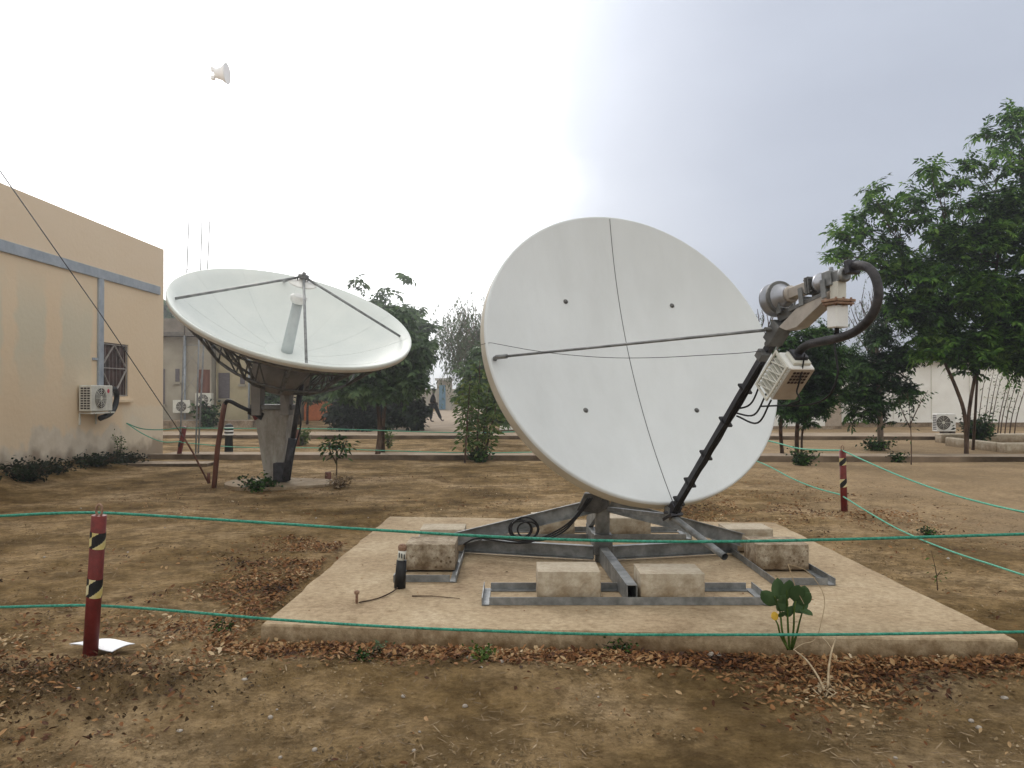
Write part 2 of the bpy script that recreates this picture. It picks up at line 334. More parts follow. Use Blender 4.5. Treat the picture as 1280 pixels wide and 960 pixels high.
def groundmat():
    m = bpy.data.materials.new('dry_earth'); m.use_nodes = True; nt = m.node_tree; N = nt.nodes; L = nt.links
    bs = N['Principled BSDF']; bs.inputs['Roughness'].default_value = .98; bs.inputs['Specular IOR Level'].default_value = .1
    geo = N.new('ShaderNodeNewGeometry'); sx = N.new('ShaderNodeSeparateXYZ'); L.new(geo.outputs['Position'], sx.inputs[0])
    def noise(sc, det=8, st=(1, 1, 1), ro=.6):
        mp = N.new('ShaderNodeMapping'); mp.inputs['Scale'].default_value = st; L.new(geo.outputs['Position'], mp.inputs['Vector'])
        n = N.new('ShaderNodeTexNoise'); n.inputs['Scale'].default_value = sc; n.inputs['Detail'].default_value = det; n.inputs['Roughness'].default_value = ro; L.new(mp.outputs[0], n.inputs['Vector']); return n.outputs['Fac']
    def ramp(f, els):
        rp = N.new('ShaderNodeValToRGB'); el = rp.color_ramp.elements
        while len(el) < len(els): el.new(.5)
        for e, (p, c) in zip(el, els): e.position = p; e.color = (*c, 1)
        L.new(f, rp.inputs['Fac']); return rp.outputs['Color']
    def mix(f, a, b, t='MIX'):
        n = N.new('ShaderNodeMix'); n.data_type = 'RGBA'; n.blend_type = t
        if isinstance(f, float): n.inputs[0].default_value = f
        else: L.new(f, n.inputs[0])
        for i, x in ((6, a), (7, b)):
            if isinstance(x, tuple): n.inputs[i].default_value = (*x, 1)
            else: L.new(x, n.inputs[i])
        return n.outputs[2]
    c = ramp(noise(.7, 12, ro=.62), [(.34, (.125, .080, .032)), (.44, (.225, .150, .066)), (.54, (.345, .242, .128)), (.66, (.46, .34, .205))])
    fine = ramp(noise(17, 14, ro=.85), [(.38, (.42, .37, .30)), (.47, (.86, .84, .80)), (.55, (1.08, 1.07, 1.05)), (.64, (1.5, 1.47, 1.42))])
    fine2 = ramp(noise(4.2, 14, ro=.72), [(.36, (.62, .58, .50)), (.5, (1., .99, .97)), (.64, (1.22, 1.21, 1.18))])
    c = mix(.9, c, fine, 'MULTIPLY'); c = mix(.9, c, fine2, 'MULTIPLY')
    dk = ramp(noise(1.9, 14, (1, 1.2, 1), .78), [(.43, (0, 0, 0)), (.52, (1, 1, 1))])
    c = mix(dk, mix(.55, c, (.085, .054, .022)), c)
    # freshly dug darker soil round the left post
    px_ = N.new('ShaderNodeMath'); px_.operation = 'MULTIPLY_ADD'; L.new(sx.outputs['X'], px_.inputs[0]); px_.inputs[1].default_value = 1/.72; px_.inputs[2].default_value = 2.45/.72
    py_ = N.new('ShaderNodeMath'); py_.operation = 'MULTIPLY_ADD'; L.new(sx.outputs['Y'], py_.inputs[0]); py_.inputs[1].default_value = 1/.42; py_.inputs[2].default_value = -4.2/.42
    p2 = N.new('ShaderNodeMath'); p2.operation = 'MULTIPLY'; L.new(px_.outputs[0], p2.inputs[0]); L.new(px_.outputs[0], p2.inputs[1])
    p3 = N.new('ShaderNodeMath'); p3.operation = 'MULTIPLY_ADD'; L.new(py_.outputs[0], p3.inputs[0]); L.new(py_.outputs[0], p3.inputs[1]); L.new(p2.outputs[0], p3.inputs[2])
    p4 = N.new('ShaderNodeMath'); p4.operation = 'MULTIPLY_ADD'; L.new(noise(3.5, 10), p4.inputs[0]); p4.inputs[1].default_value = 2.6; L.new(p3.outputs[0], p4.inputs[2])
    p5 = N.new('ShaderNodeMath'); p5.operation = 'MULTIPLY_ADD'; p5.use_clamp = True; L.new(p4.outputs[0], p5.inputs[0]); p5.inputs[1].default_value = -.9; p5.inputs[2].default_value = 2.2
    p6 = N.new('ShaderNodeMath'); p6.operation = 'MULTIPLY'; L.new(p5.outputs[0], p6.inputs[0]); p6.inputs[1].default_value = .75
    c = mix(p6.outputs[0], c, mix(.8, (.085, .052, .022), fine, 'MULTIPLY'))
    # sandy worn track at the right
    n1 = N.new('ShaderNodeMath'); n1.operation = 'MULTIPLY_ADD'; L.new(noise(.5, 4), n1.inputs[0]); n1.inputs[1].default_value = 4; L.new(sx.outputs['X'], n1.inputs[2])
    n2 = N.new('ShaderNodeMath'); n2.operation = 'MULTIPLY_ADD'; n2.use_clamp = True; L.new(n1.outputs[0], n2.inputs[0]); n2.inputs[1].default_value = .35; n2.inputs[2].default_value = -1.9
    n3 = N.new('ShaderNodeMath'); n3.operation = 'MULTIPLY'; L.new(n2.outputs[0], n3.inputs[0])
    n4 = N.new('ShaderNodeMath'); n4.operation = 'MULTIPLY_ADD'; n4.use_clamp = True; L.new(sx.outputs['Y'], n4.inputs[0]); n4.inputs[1].default_value = .3; n4.inputs[2].default_value = -1.7
    L.new(n4.outputs[0], n3.inputs[1])
    n5 = N.new('ShaderNodeMath'); n5.operation = 'MULTIPLY'; L.new(n3.outputs[0], n5.inputs[0]); n5.inputs[1].default_value = .6
    c = mix(n5.outputs[0], c, mix(.6, (.42, .31, .20), fine, 'MULTIPLY'))
    L.new(c, bs.inputs['Base Color'])
    ad = N.new('ShaderNodeMath'); ad.operation = 'MULTIPLY_ADD'; L.new(noise(22, 12, ro=.75), ad.inputs[0]); ad.inputs[1].default_value = .6; L.new(noise(5, 8), ad.inputs[2])
    bp = N.new('ShaderNodeBump'); bp.inputs['Strength'].default_value = 1.0; bp.inputs['Distance'].default_value = .09
    L.new(ad.outputs[0], bp.inputs['Height']); L.new(bp.outputs[0], bs.inputs['Normal'])
    return m
M['earth'] = groundmat()

# ------------------------------------------------------------------ ground height
_T = RNG.random((256, 256))
def vnoise(x, y):
    xi = np.floor(x).astype(int); yi = np.floor(y).astype(int); fx = x-xi; fy = y-yi
    fx = fx*fx*(3-2*fx); fy = fy*fy*(3-2*fy); g = lambda a, b: _T[a % 256, b % 256]
    return (g(xi, yi)*(1-fx)+g(xi+1, yi)*fx)*(1-fy)+(g(xi, yi+1)*(1-fx)+g(xi+1, yi+1)*fx)*fy
PAD = [V((-1.61, 5.08, 0)), V((3.05, 4.76, 0)), V((3.02, 9.02, 0)), V((-1.48, 9.46, 0))]
def gz(x, y):
    x = np.asarray(x, float); y = np.asarray(y, float)
    z = (vnoise(x*.5+30, y*.5+9)-.5)*.07+(vnoise(x*2+3, y*2)-.5)*.03+(vnoise(x*6, y*6+50)-.5)*.014+(vnoise(x*15, y*15+5)-.5)*.008
    z += .10*np.exp(-(((x+2.35)/.55)**2+((y-4.15)/.38)**2))*(.5+vnoise(x*7, y*7))
    z += .05*np.exp(-((y-4.45)/.22)**2)*((x > -2.0) & (x < 3.4))*vnoise(x*3, y*2)       # low bank of litter along the slab
    z += .28*np.clip((-x-8.1)/1.0, 0, 1)*np.clip((19-y)/3, 0, 1)*(.6+.6*vnoise(x*2, y*1.1))
    z = np.where((x > -1.75) & (x < 3.2) & (y > 4.85) & (y < 9.6), np.minimum(z, 0)-.01, z)
    far = np.clip((y-16.5)/1.5, 0, 1); z = z*(1-far)+far*(.3*z-.01)
    return z
def gzs(x, y): return float(gz(x, y))
def axis(a, b, fine0, fine1, st, grow=1.12):
    xs = list(np.arange(fine0, fine1, st)); d = st; x = fine1
    while x < b: xs.append(x); d *= grow; x += d
    xs.append(b); d = st; x = fine0
    while x > a: d *= grow; x -= d; xs.append(max(x, a))
    return np.array(sorted(set(xs)))
gx = axis(-600, 600, -10, 8, .06); gy = axis(-600, 600, 2.5, 17, .055)
X, Y = np.meshgrid(gx, gy); nx, ny = len(gx), len(gy)
vg = np.stack([X.ravel(), Y.ravel(), gz(X.ravel(), Y.ravel())], 1)
i = np.arange(nx-1)[None, :]+np.arange(ny-1)[:, None]*nx; i = i.ravel()
g = np_mesh('ground', vg, np.stack([i, i+1, i+1+nx, i+nx], 1), M['earth'], smooth=True)
tag(g, 'dry brown bare earth ground', None, None, 'structure')

# ------------------------------------------------------------------ setting: paths
def strip(name, quad, z0, z1, m, label):
    mb = MB(); q = [V((a, b, 0)) for a, b in quad]
    mb.add([p+V((0, 0, z0)) for p in q]+[p+V((0, 0, z1)) for p in q], [(0,3,2,1),(4,5,6,7)]+[(i_, (i_+1) % 4, (i_+1) % 4+4, i_+4) for i_ in range(4)])
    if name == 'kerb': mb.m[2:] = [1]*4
    return tag(mb.build(name, [m, M['kerb_shade']]), label, None, None, 'structure')
M['path'] = mat('path_dusty', [(.3, (.23, .17, .115)), (.6, (.34, .265, .19)), (.8, (.42, .35, .27))], 1.2, .95, .4, 20)
strip('path', [(-8.7, 18.9), (30, 17.5), (30, 19.0), (-8.7, 20.3)], -.1, .055, M['path'], 'dusty path crossing behind the dishes')
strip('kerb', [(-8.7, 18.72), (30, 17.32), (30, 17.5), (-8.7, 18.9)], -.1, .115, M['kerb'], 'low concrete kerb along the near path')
strip('path', [(-30, 28.0), (40, 25.6), (40, 28.6), (-30, 31.0)], -.1, .07, M['path'], 'second dusty path further back')
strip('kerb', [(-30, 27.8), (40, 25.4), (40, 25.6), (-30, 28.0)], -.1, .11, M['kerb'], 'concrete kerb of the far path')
strip('path', [(-5.6, 31), (-1.8, 31), (-2.6, 75), (-6.5, 75)], -.1, .03, M['path'], 'path leading away past the walker')
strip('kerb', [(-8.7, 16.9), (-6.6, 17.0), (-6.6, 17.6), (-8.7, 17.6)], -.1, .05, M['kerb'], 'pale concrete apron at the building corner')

# ------------------------------------------------------------------ concrete pad
mb = MB(); q = PAD; n = 26; ring = []
for a in range(4):
    p, r_ = q[a], q[(a+1) % 4]
    for k in range(n):
        t = k/n; P = p.lerp(r_, t); d = (r_-p).normalized(); nn = V((d.y, -d.x, 0))
        ring.append(P+nn*(random.uniform(-.012, .010)))
k = len(ring)
top = [V((p.x, p.y, .10)) for p in ring]; c0 = sum(ring, V())/k
edge = [V((p.x+(p.x-c0.x)*.004, p.y+(p.y-c0.y)*.004, .088)) for p in ring]; bot = [V((p.x+(p.x-c0.x)*.006, p.y+(p.y-c0.y)*.006, -.1)) for p in ring]
mb.add(top+edge+bot, [tuple(range(k))]+[(a+k*l, a+k*(l+1), (a+1) % k+k*(l+1), (a+1) % k+k*l) for l in (0, 1) for a in range(k)])
pad = tag(mb.build('concrete_slab', M['conc'], loc=(0, 0, 0)), 'large square concrete slab under the big white dish', 'slab')
zp = .1
# ------------------------------------------------------------------ ballast trays & blocks
def tray(x0, x1, y0, y1, label):
    e = empty('ballast_tray', ((x0+x1)/2, (y0+y1)/2, zp), label, 'steel tray', 'ballast trays under the big dish')
    z = zp+.002; t = .004; h = .055
    m_ = MB(); m_.angle((x0+.05, y0, z), (x1-.05, y0, z), .05, h, side=-1); m_.build('rail', M['galv'], e)
    m_ = MB(); m_.angle((x0+.05, y1, z), (x1-.05, y1, z), .05, h, side=1); m_.build('rail', M['galv'], e)
    m_ = MB(); m_.angle((x0, y0-.02, z+.001), (x0, y1+.02, z+.001), .05, h, side=1); m_.build('rail', M['galv'], e)
    m_ = MB(); m_.angle((x1, y0-.02, z+.001), (x1, y1+.02, z+.001), .05, h, side=-1); m_.build('rail', M['galv'], e)
    return e
tray(-.21, 1.82, 5.53, 5.95, 'long galvanised steel tray nearest the front edge of the slab')
tray(-.93, -.44, 6.2, 8.2, 'galvanised steel tray at the left side of the slab')
tray(2.03, 2.50, 6.1, 8.1, 'galvanised steel tray at the right side of the slab')
tray(-.21, 1.82, 7.98, 8.42, 'galvanised steel tray at the back, behind the dish pole')
def block(cx, cy, w, d, h, rot, label, bm_='block'):
    mb = MB(); nx_, ny_, nz_ = 12, 9, 6; vs = {}; 
    R_ = Matrix.Rotation(rot, 3, 'Z'); r2 = random.Random(int(cx*91+cy*37))
    def vert(i, j, k):
        key = (i, j, k)
        if key not in vs:
            p = V(((i/nx_-.5)*w, (j/ny_-.5)*d, k/nz_*h))
            e = (i in (0, nx_))+(j in (0, ny_))+(k in (0, nz_))
            a = .0006 if k == nz_ or k == 0 else .0018
            if 0 < k < nz_*.6 and e == 1: a = .005
            p += V([r2.uniform(-a, a) for _ in range(3)])
            if e >= 2:
                c = V((0, 0, h/2)); dv = (p-c); p = p - V((math.copysign(.004, dv.x) if i in (0, nx_) else 0, math.copysign(.004, dv.y) if j in (0, ny_) else 0, math.copysign(.004, dv.z) if k in (0, nz_) else 0))
            vs[key] = len(mb.v); mb.v.append(tuple(R_ @ p+V((cx, cy, zp+.015))))
        return vs[key]
    def face(*ks): mb.f.append(tuple(vert(*k) for k in ks)); mb.m.append(0); mb.sm.append(False)
    for i in range(nx_):
        for j in range(ny_):
            face((i,j,nz_),(i+1,j,nz_),(i+1,j+1,nz_),(i,j+1,nz_)); face((i,j,0),(i,j+1,0),(i+1,j+1,0),(i+1,j,0))
        for k in range(nz_):
            face((i,0,k),(i+1,0,k),(i+1,0,k+1),(i,0,k+1)); face((i,ny_,k),(i,ny_,k+1),(i+1,ny_,k+1),(i+1,ny_,k))
    for j in range(ny_):
        for k in range(nz_):
            face((0,j,k),(0,j,k+1),(0,j+1,k+1),(0,j+1,k)); face((nx_,j,k),(nx_,j+1,k),(nx_,j+1,k+1),(nx_,j,k+1))
    o = mb.build('concrete_block', M[bm_], loc=(cx, cy, zp))
    return tag(o, label, 'concrete block', 'ballast blocks on the steel trays')
block(.405, 5.73, .45, .34, .215, .0, 'concrete block left of the beam end on the front steel tray')
block(1.135, 5.71, .46, .34, .205, -.01, 'concrete block right of the beam end on the front steel tray')
block(-.68, 6.72, .42, .37, .22, .0, 'pitted concrete block nearer the camera on the left steel tray', 'blockpit')
block(-.65, 7.46, .42, .34, .21, .0, 'concrete block further back on the left steel tray')
block(2.26, 6.74, .44, .37, .215, 0, 'rough pitted concrete block nearer the camera on the right steel tray', 'blockpit')
block(2.22, 7.48, .43, .34, .21, 0, 'concrete block further back on the right steel tray')
block(.42, 8.2, .44, .35, .21, .02, 'concrete block left of the pole on the back steel tray')
block(1.20, 8.18, .44, .34, .2, 0, 'concrete block right of the pole on the back steel tray')

# ------------------------------------------------------------------ main dish
S = .9
N0 = V((.304, -.862, .406)).normalized(); A0 = V((0, 0, 1)).cross(N0).normalized(); B0 = N0.cross(A0)
C0 = CAM+(V((1.113, 6.997, 1.967))-CAM)*S+N0*.035; R0 = 1.255; DEP = .17
def L3(a, b, n_): return C0+A0*a+B0*b+N0*n_
def sp(u, v, off=0.0):                     # pixel -> point in the dish's plane of symmetry (offset along A0)
    r = ray(u, v); c = C0+A0*off; t = (c-CAM).dot(A0)/r.dot(A0); return CAM+r*t
pole = V((.80, 6.95, zp))
md = empty('satellite_dish', pole, 'big white round offset satellite dish on a four-armed steel base on the slab', 'satellite dish')
# reflector
mb = MB(); nr, nt = 26, 128
prof = [(R0*k/nr, -DEP*(1-(k/nr)**2)) for k in range(1, nr+1)]
prof += [(R0+.012, .004), (R0+.022, -.004), (R0+.026, -.018)]; nfront = len(prof)
vs = [L3(0, 0, -DEP)]
for r, h in prof:
    for j in range(nt):
        t = 2*math.pi*j/nt; vs.append(L3(r*math.cos(t), r*math.sin(t), h))
fs = [(0, 1+j, 1+(j+1) % nt) for j in range(nt)]+[(1+i_*nt+j, 1+(i_+1)*nt+j, 1+(i_+1)*nt+(j+1) % nt, 1+i_*nt+(j+1) % nt) for i_ in range(nfront-1) for j in range(nt)]
mb.add(vs, fs, 0, True)
refl = mb.build('reflector', M['dish'], md)
mb = MB(); prof2 = [(R0+.026, -.018), (R0+.027, -.06), (R0+.027, -.112), (R0+.020, -.124), (R0-.005, -.127)]+[(R0*k/nr-.012, -DEP*(1-(k/nr)**2)-.09) for k in range(nr-1, 1, -3)]+[(.02, -DEP-.09)]
vs = []
for r, h in prof2:
    for j in range(nt):
        t = 2*math.pi*j/nt; vs.append(L3(r*math.cos(t), r*math.sin(t), h))
mb.add(vs, [(i_*nt+j, (i_+1)*nt+j, (i_+1)*nt+(j+1) % nt, i_*nt+(j+1) % nt) for i_ in range(len(prof2)-1) for j in range(nt)], 0, True)
mb.build('rim', M['dish_rim'], refl)
def surf(a, b, e=0.0): return L3(a, b, -DEP*(1-(a*a+b*b)/(R0*R0))+e)
mb = MB(); mb.tube([surf(0, b, .0015) for b in np.linspace(-R0, R0, 40)], .0024, 5); mb.build('seam', M['darkm'], refl)
for (u, v) in ((707, 377), (840, 382), (732, 513), (871, 513)):
    r = ray(u, v); best = None
    for it in range(60):
        tt = (C0-CAM).dot(N0)/r.dot(N0) if best is None else best
        P = CAM+r*tt-C0; a_, b_ = P.dot(A0), P.dot(B0); hh = -DEP*(1-(a_*a_+b_*b_)/(R0*R0))
        best = ((C0-CAM).dot(N0)+hh)/r.dot(N0)
    P = surf(a_, b_); mb = MB()
    mb.lathe(P, N0, [(-.004, .021), (.003, .021), (.0035, .016), (.006, .014), (.013, .012), (.014, .004)], 12); mb.build('bolt', M['galvd'], refl)
# side rods from rim to feed
feedpt = sp(972, 412)
for sg in (-1, 1):
    e0 = L3(sg*(R0-.03), -.11, .03); e1 = feedpt+A0*(sg*.04); d = (e1-e0).normalized()
    mb = MB(); mb.tube([e0, e0+d*.10], .017, 10); mb.tube([e0+d*.09, e1], .0095, 8); mb.beam(e0-N0*.07, e0, .03, .02); mb.build('stay_rod', M['galv'], md)
# slack wire across the face
pl = [(601, 431), (612, 428.5), (622, 430), (660, 437), (700, 442.5), (760, 447), (820, 447), (880, 444), (930, 441), (962, 437)]
yl = L3(-R0-.03, .05, .01).y; yf = feedpt.y
pts = [at(u, v, yl+(yf-yl)*max(0, (i_-1))/8*1.0) for i_, (u, v) in enumerate(pl)]
mb = MB(); mb.tube(catmull(pts, 5), .0022, 5); mb.build('wire', M['darkm'], md)
# boom
b0 = L3(0, -R0-.075, -.03); b1 = sp(977, 408); bd = (b1-b0).normalized()
mb = MB(); mb.beam(b0, b1, .046, .046, up=N0, bev=.004)
boom = mb.build('feed_boom', M['darkm'], md)
mb = MB()
for k in range(3):
    off = A0*(.012*(k-1)-.018)+N0.cross(A0)*0
    sd = bd.cross(A0).normalized()
    pts = [b0+bd*t+sd*(-.033-.004*k)*(-1 if False else 1)+off+V((random.uniform(-.004, .004), random.uniform(-.004, .004), random.uniform(-.004, .004))) for t in np.linspace(.03, (b1-b0).length*.86, 14)]
    mb.tube(catmull(pts, 3), .0085, 6)
mb.build('cable', M['black'], boom)
for t in (.12, .33, .62, .95, 1.25):
    mb = MB(); mb.beam(b0+bd*t, b0+bd*(t+.014), .062, .085, up=N0); mb.build('cable_tie', M['black'], boom)
mb = MB(); mb.obox(b0+bd*.03, (A0, bd, bd.cross(A0)), (.035, .06, .035), bev=.004)
mb.obox(b0+N0*.0+V((0, 0, -.035)), (A0, B0, N0), (.05, .012, .07), bev=.003); mb.tube([b0-A0*.07, b0+A0*.07], .012, 8)
mb.build('boom_hinge', M['darkm'], md)
# lower pipe sticking out towards the camera
y1 = b0.y-.0
p1 = b0+V((0, .02, -.035)); pe = at(906, 696, p1.y-.66); ps = at(762, 636, 6.85)
mb = MB(); d = (pe-p1).normalized(); mb.tube([p1-d*.05, pe], .024, 14, caps=False); mb.tube([pe, p1-d*.05], .020, 14, caps=False)
mb.build('support_pipe', M['galv'], md)
mb = MB(); mb.beam(ps, p1, .045, .03); mb.build('lower_strut', M['galv'], md)
for k in (-1, 1):
    mb = MB(); mb.obox(p1+A0*(.045*k)+V((0, 0, .02)), (A0, d, d.cross(A0)), (.004, .035, .055), bev=.001); mb.build('clamp_plate', M['galv'], md)
# feed assembly -------------------------------------------------
fa = sp(966, 376); fb = sp(1062, 341); fd = (fb-fa).normalized(); fl = (fb-fa).length; SC = fl
side = A0; fu = fd.cross(side).normalized()
if fu.z < 0: fu = -fu
sc = 980/fa.y
mb = MB(); r0 = 21/sc
mb.lathe(fa, fd, [(.0, r0*.86), (.0, r0), (.012, r0), (.014, r0*.96), (.07, r0*.97), (.074, r0*.93), (.10, r0*.72), (.135, r0*.50), (.15, r0*.47)], 32, cap0=False)
horn = mb.build('feed_horn', M['horn'], md)
mb = MB(); mb.lathe(fa+fd*.001, fd, [(.0, r0*.86), (.05, r0*.80), (.12, r0*.35), (.125, .01)], 32, cap0=False); mb.build('horn_throat', M['slot'], horn)
mb = MB(); mb.lathe(fa+fd*.062, fd, [(0, r0*.99), (.012, r0*1.02), (.024, r0*.99)], 32); mb.build('clamp_band', M['galvd'], horn)
mb = MB(); mb.lathe(fa+fd*.145, fd, [(0, .043), (.02, .05), (.03, .05), (.035, .036)], 20)
mb.obox(fa+fd*.255, (fd, side, fu), (.085, .032, .03), bev=.003); wg = mb.build('waveguide', M['brass'], md)
mb = MB(); mb.obox(fa+fd*.345, (fd, side, fu), (.008, .05, .048), bev=.002); mb.obox(fa+fd*.365, (fd, side, fu), (.006, .05, .048), bev=.002)
for a_ in (-1, 1):
    for b_ in (-1, 1): mb.tube([fa+fd*.325+side*(.038*a_)+fu*(.036*b_), fa+fd*.385+side*(.038*a_)+fu*(.036*b_)], .006, 6)
mb.build('flange', M['galvd'], wg)
mb = MB(); mb.lathe(fa+fd*.375, fd, [(0, .034), (.02, .045), (.035, .056), (.055, .056), (.06, .045), (.10, .042)], 20); mb.build('polariser_ring', M['horn'], wg)
mb = MB(); mb.obox(fa+fd*.50, (fd, side, fu), (.034, .042, .042), bev=.004); mb.obox(fa+fd*.555, (fd, side, fu), (.022, .03, .03), bev=.003)
mb.tube([fa+fd*.5+fu*.04, fa+fd*.5+fu*.065], .012, 8); mb.lathe(fa+fd*.575, fd, [(0, .03), (.01, .04), (.022, .04), (.03, .028)], 16)
omt = mb.build('transducer', M['galv'], md)
# low-noise block hanging under it
q0 = sp(1047, 352); q1 = sp(1048, 376); q2 = sp(1046, 410)
Z = V((0, 0, 1)); sx_ = side; 
mb = MB(); mb.obox((q0+q1)/2-Z*.0, (side, Z.cross(side), Z), (.030, .03, (q0.z-q1.z)/2), bev=.003); lnb = mb.build('filter', M['cream'], md)
mb = MB(); mb.obox(q1, (side, Z.cross(side), Z), (.07, .052, .007), bev=.002); mb.obox(q1-Z*.016, (side, Z.cross(side), Z), (.062, .05, .006), bev=.002)
for a_ in (-1, 0, 1):
    for b_ in (-1, 1): mb.tube([q1+side*(.05*a_)+Z.cross(side)*(.038*b_)+Z*.016, q1+side*(.05*a_)+Z.cross(side)*(.038*b_)-Z*.03], .006, 6)
mb.build('flange', M['rust'], lnb)
mb = MB(); mb.obox((q1+q2)/2-Z*.012, (side, Z.cross(side), Z), (.042, .036, (q1.z-q2.z)/2-.012), bev=.005)
rb = mb.build('receiver_block', M['white'], md)
c1 = [q2, sp(1042, 425), sp(1045, 445), sp(1047, 468), sp(1038, 492), sp(1022, 503), sp(1000, 507), sp(975, 507), sp(950, 508)]
mb = MB(); mb.tube([q2+Z*.01, q2-Z*.03], .013, 8); mb.tube(catmull([q2]+c1[1:], 6), .0058, 6); mb.build('cable', M['black'], rb)
# bracket beam carrying the feed
bp0 = sp(981, 409); bp1 = sp(1003, 386); bp2 = sp(1044, 364); bp3 = sp(1040, 374); bp4 = sp(1003, 409); bp5 = sp(990, 413)
mb = MB(); mb.prism([bp0, bp1, bp2, bp3, bp4, bp5], side, .085); br = mb.build('feed_bracket', M['brass'], md)
for f_, hgt in ((.10, .6), (.30, .55), (.48, .6)):
    mb = MB(); c = fa+fd*f_
    for k in (-1, 1): mb.beam(c+side*(.048*k), c+side*(.048*k)-fu*.10, .006, .035, up=fd)
    mb.beam(c-fu*.06-side*.05, c-fu*.06+side*.05, .02, .02, up=fd); mb.build('support_leg', M['galv'], br)
mb = MB(); mb.beam(sp(993, 388)-side*.03, sp(1040, 366)-side*.03, .02, .03, up=side); mb.beam(sp(974, 398), sp(992, 388), .05, .025, up=side)
mb.build('cross_plate', M['galvd'], br)
mb = MB(); mb.obox(sp(972, 416), (bd, side, bd.cross(side)), (.07, .05, .04), bev=.004); mb.tube([sp(972, 412)-side*.09, sp(972, 412)+side*.09], .013, 8)
mb.tube([sp(966, 430)-side*.05, sp(966, 430)+side*.05], .016, 8); mb.obox(sp(958, 444)-side*.03, (bd, side, bd.cross(side)), (.03, .03, .03), bev=.004)
mb.build('boom_clamp', M['galvd'], md)
# big flexible waveguide loop
hp = [sp(1058, 338), sp(1066, 333), sp(1078, 332), sp(1089, 338), sp(1096, 352), sp(1098, 370), sp(1092, 390), sp(1080, 406), sp(1064, 417), sp(1046, 423), sp(1026, 427), sp(1010, 431), sp(1000, 438), sp(995, 448)]
mb = MB(); mb.tube(catmull(hp, 8), [.0235]*8*13+[.0235], 14); hs = mb.build('waveguide_hose', M['hose'], md)
mb = MB(); mb.obox(sp(1065, 334), (fd, side, fu), (.016, .04, .036), bev=.003); mb.build('end_flange', M['darkm'], hs); mb = MB(); mb.obox(sp(998, 444), ((hp[-1]-hp[-2]).normalized(), side, (hp[-1]-hp[-2]).normalized().cross(side)), (.014, .045, .04), bev=.003)
mb.build('end_flange', M['darkm'], hs)
# block-up converter box
xa = (sp(988, 460)-sp(964, 498)).normalized(); xn = xa.cross(side).normalized()
if xn.dot(N0) < 0: xn = -xn
bc = sp(975, 470, .05)
hx, hyy, hz = .125, .085, .085
bc = sp(984, 470, .0)
mb = MB(); mb.obox(bc, (xa, side, xn), (hx, .085, .07), bev=.006); bx_ = mb.build('converter_box', M['white'], md)
mb = MB(); mb.obox(bc+xn*.0725, (xa, side, xn), (hx-.006, .08, .003)); mb.build('shaded_underside', M['tan'], bx_)  # tan plate: shade on the white box's underside, put into the colour
mb = MB()
for i_ in range(4):
    for j in range(5): mb.obox(bc+xn*.0765+xa*(.02+.024*i_)+side*(-.045+.0235*j), (xa, side, xn), (.008, .0085, .0015))
mb.build('grille', M['slot'], bx_)
mb = MB()
for i_ in range(9): mb.obox(bc-side*.097+xa*(-hx+.02+.027*i_), (xa, side, xn), (.0025, .012, .062))
mb.build('cooling_fin', M['cream'], bx_)
mb = MB(); fc = bc-side*.112-xn*.0
for s1 in (-1, 1):
    mb.obox(fc+xn*(.066*s1), (xa, side, xn), (hx+.01, .005, .006)); mb.obox(fc+xa*((hx+.004)*s1), (xa, side, xn), (.006, .005, .06))
for i_ in range(4): mb.obox(fc+xa*(-.09+.06*i_), (xa, side, (xn+xa*.5).normalized()), (.004, .004, .062))
mb.build('guard_frame', M['cream'], bx_)
mb = MB(); mb.obox(bc+xa*(hx+.012), (xa, side, xn), (.012, .06, .05), bev=.004); mb.build('end_cap', M['cream'], bx_)
mb = MB()
for k, (u, v) in enumerate([(951, 478), (958, 492), (964, 500)]):
    st_ = sp(u, v); e_ = sp(915+k*3, 512+k*4); mid = (st_+e_)/2+V((.02, -.02, -.05-.02*k)); mb.tube(catmull([st_, mid, e_], 6), .006, 6)
mb.tube(catmull([sp(1006, 442), sp(1003, 460), sp(999, 478), sp(996, 490), sp(1000, 500), sp(985, 506)], 6), .005, 6)
mb.build('cable', M['black'], bx_)
# pole, head and rear frame
mb = MB(); mb.tube([pole+V((0, 0, .002)), pole+V((0, 0, 1.05))], .065, 20); pl_ = mb.build('pole', M['galv'], md)
mb = MB(); mb.obox(pole+V((0, 0, .16)), (V((1,0,0)), V((0,1,0)), V((0,0,1))), (.08, .08, .09), bev=.004); mb.build('socket', M['galvd'], pl_)
head = pole+V((.05, -.07, 1.18))
mb = MB(); mb.obox(pole+V((.02, -.03, 1.12)), (A0, N0.cross(A0), N0), (.16, .20, .07), bev=.01); mb.lathe(pole+V((0, 0, .88)), V((0, 0, 1)), [(0, .085), (.2, .085), (.22, .1), (.3, .1)], 20)
mb.build('mount_head', M['galvd'], md)
hub = L3(-.02, -.62, -DEP-.2)
mb = MB()
for (a_, b_) in ((-.54, .44), (.43, .44), (-.54, -.50), (.42, -.50)):
    mb.beam(pole+V((.02, -.05, 1.15)), surf(a_, b_, -.095), .05, .05, up=N0)
mb.beam(surf(-.54, .44, -.12), surf(.43, .44, -.12), .04, .06, up=N0); mb.beam(surf(-.54, -.5, -.12), surf(.42, -.5, -.12), .04, .06, up=N0)
mb.build('rear_frame', M['galvd'], md)
mb = MB(); mb.tube([pole+V((-.03, -.04, .55)), L3(.05, -.95, -.2)], .02, 8); mb.tube([pole+V((0, 0, .8)), L3(.3, -.3, -DEP-.15)], .03, 10); mb.build('elevation_jack', M['galv'], md)
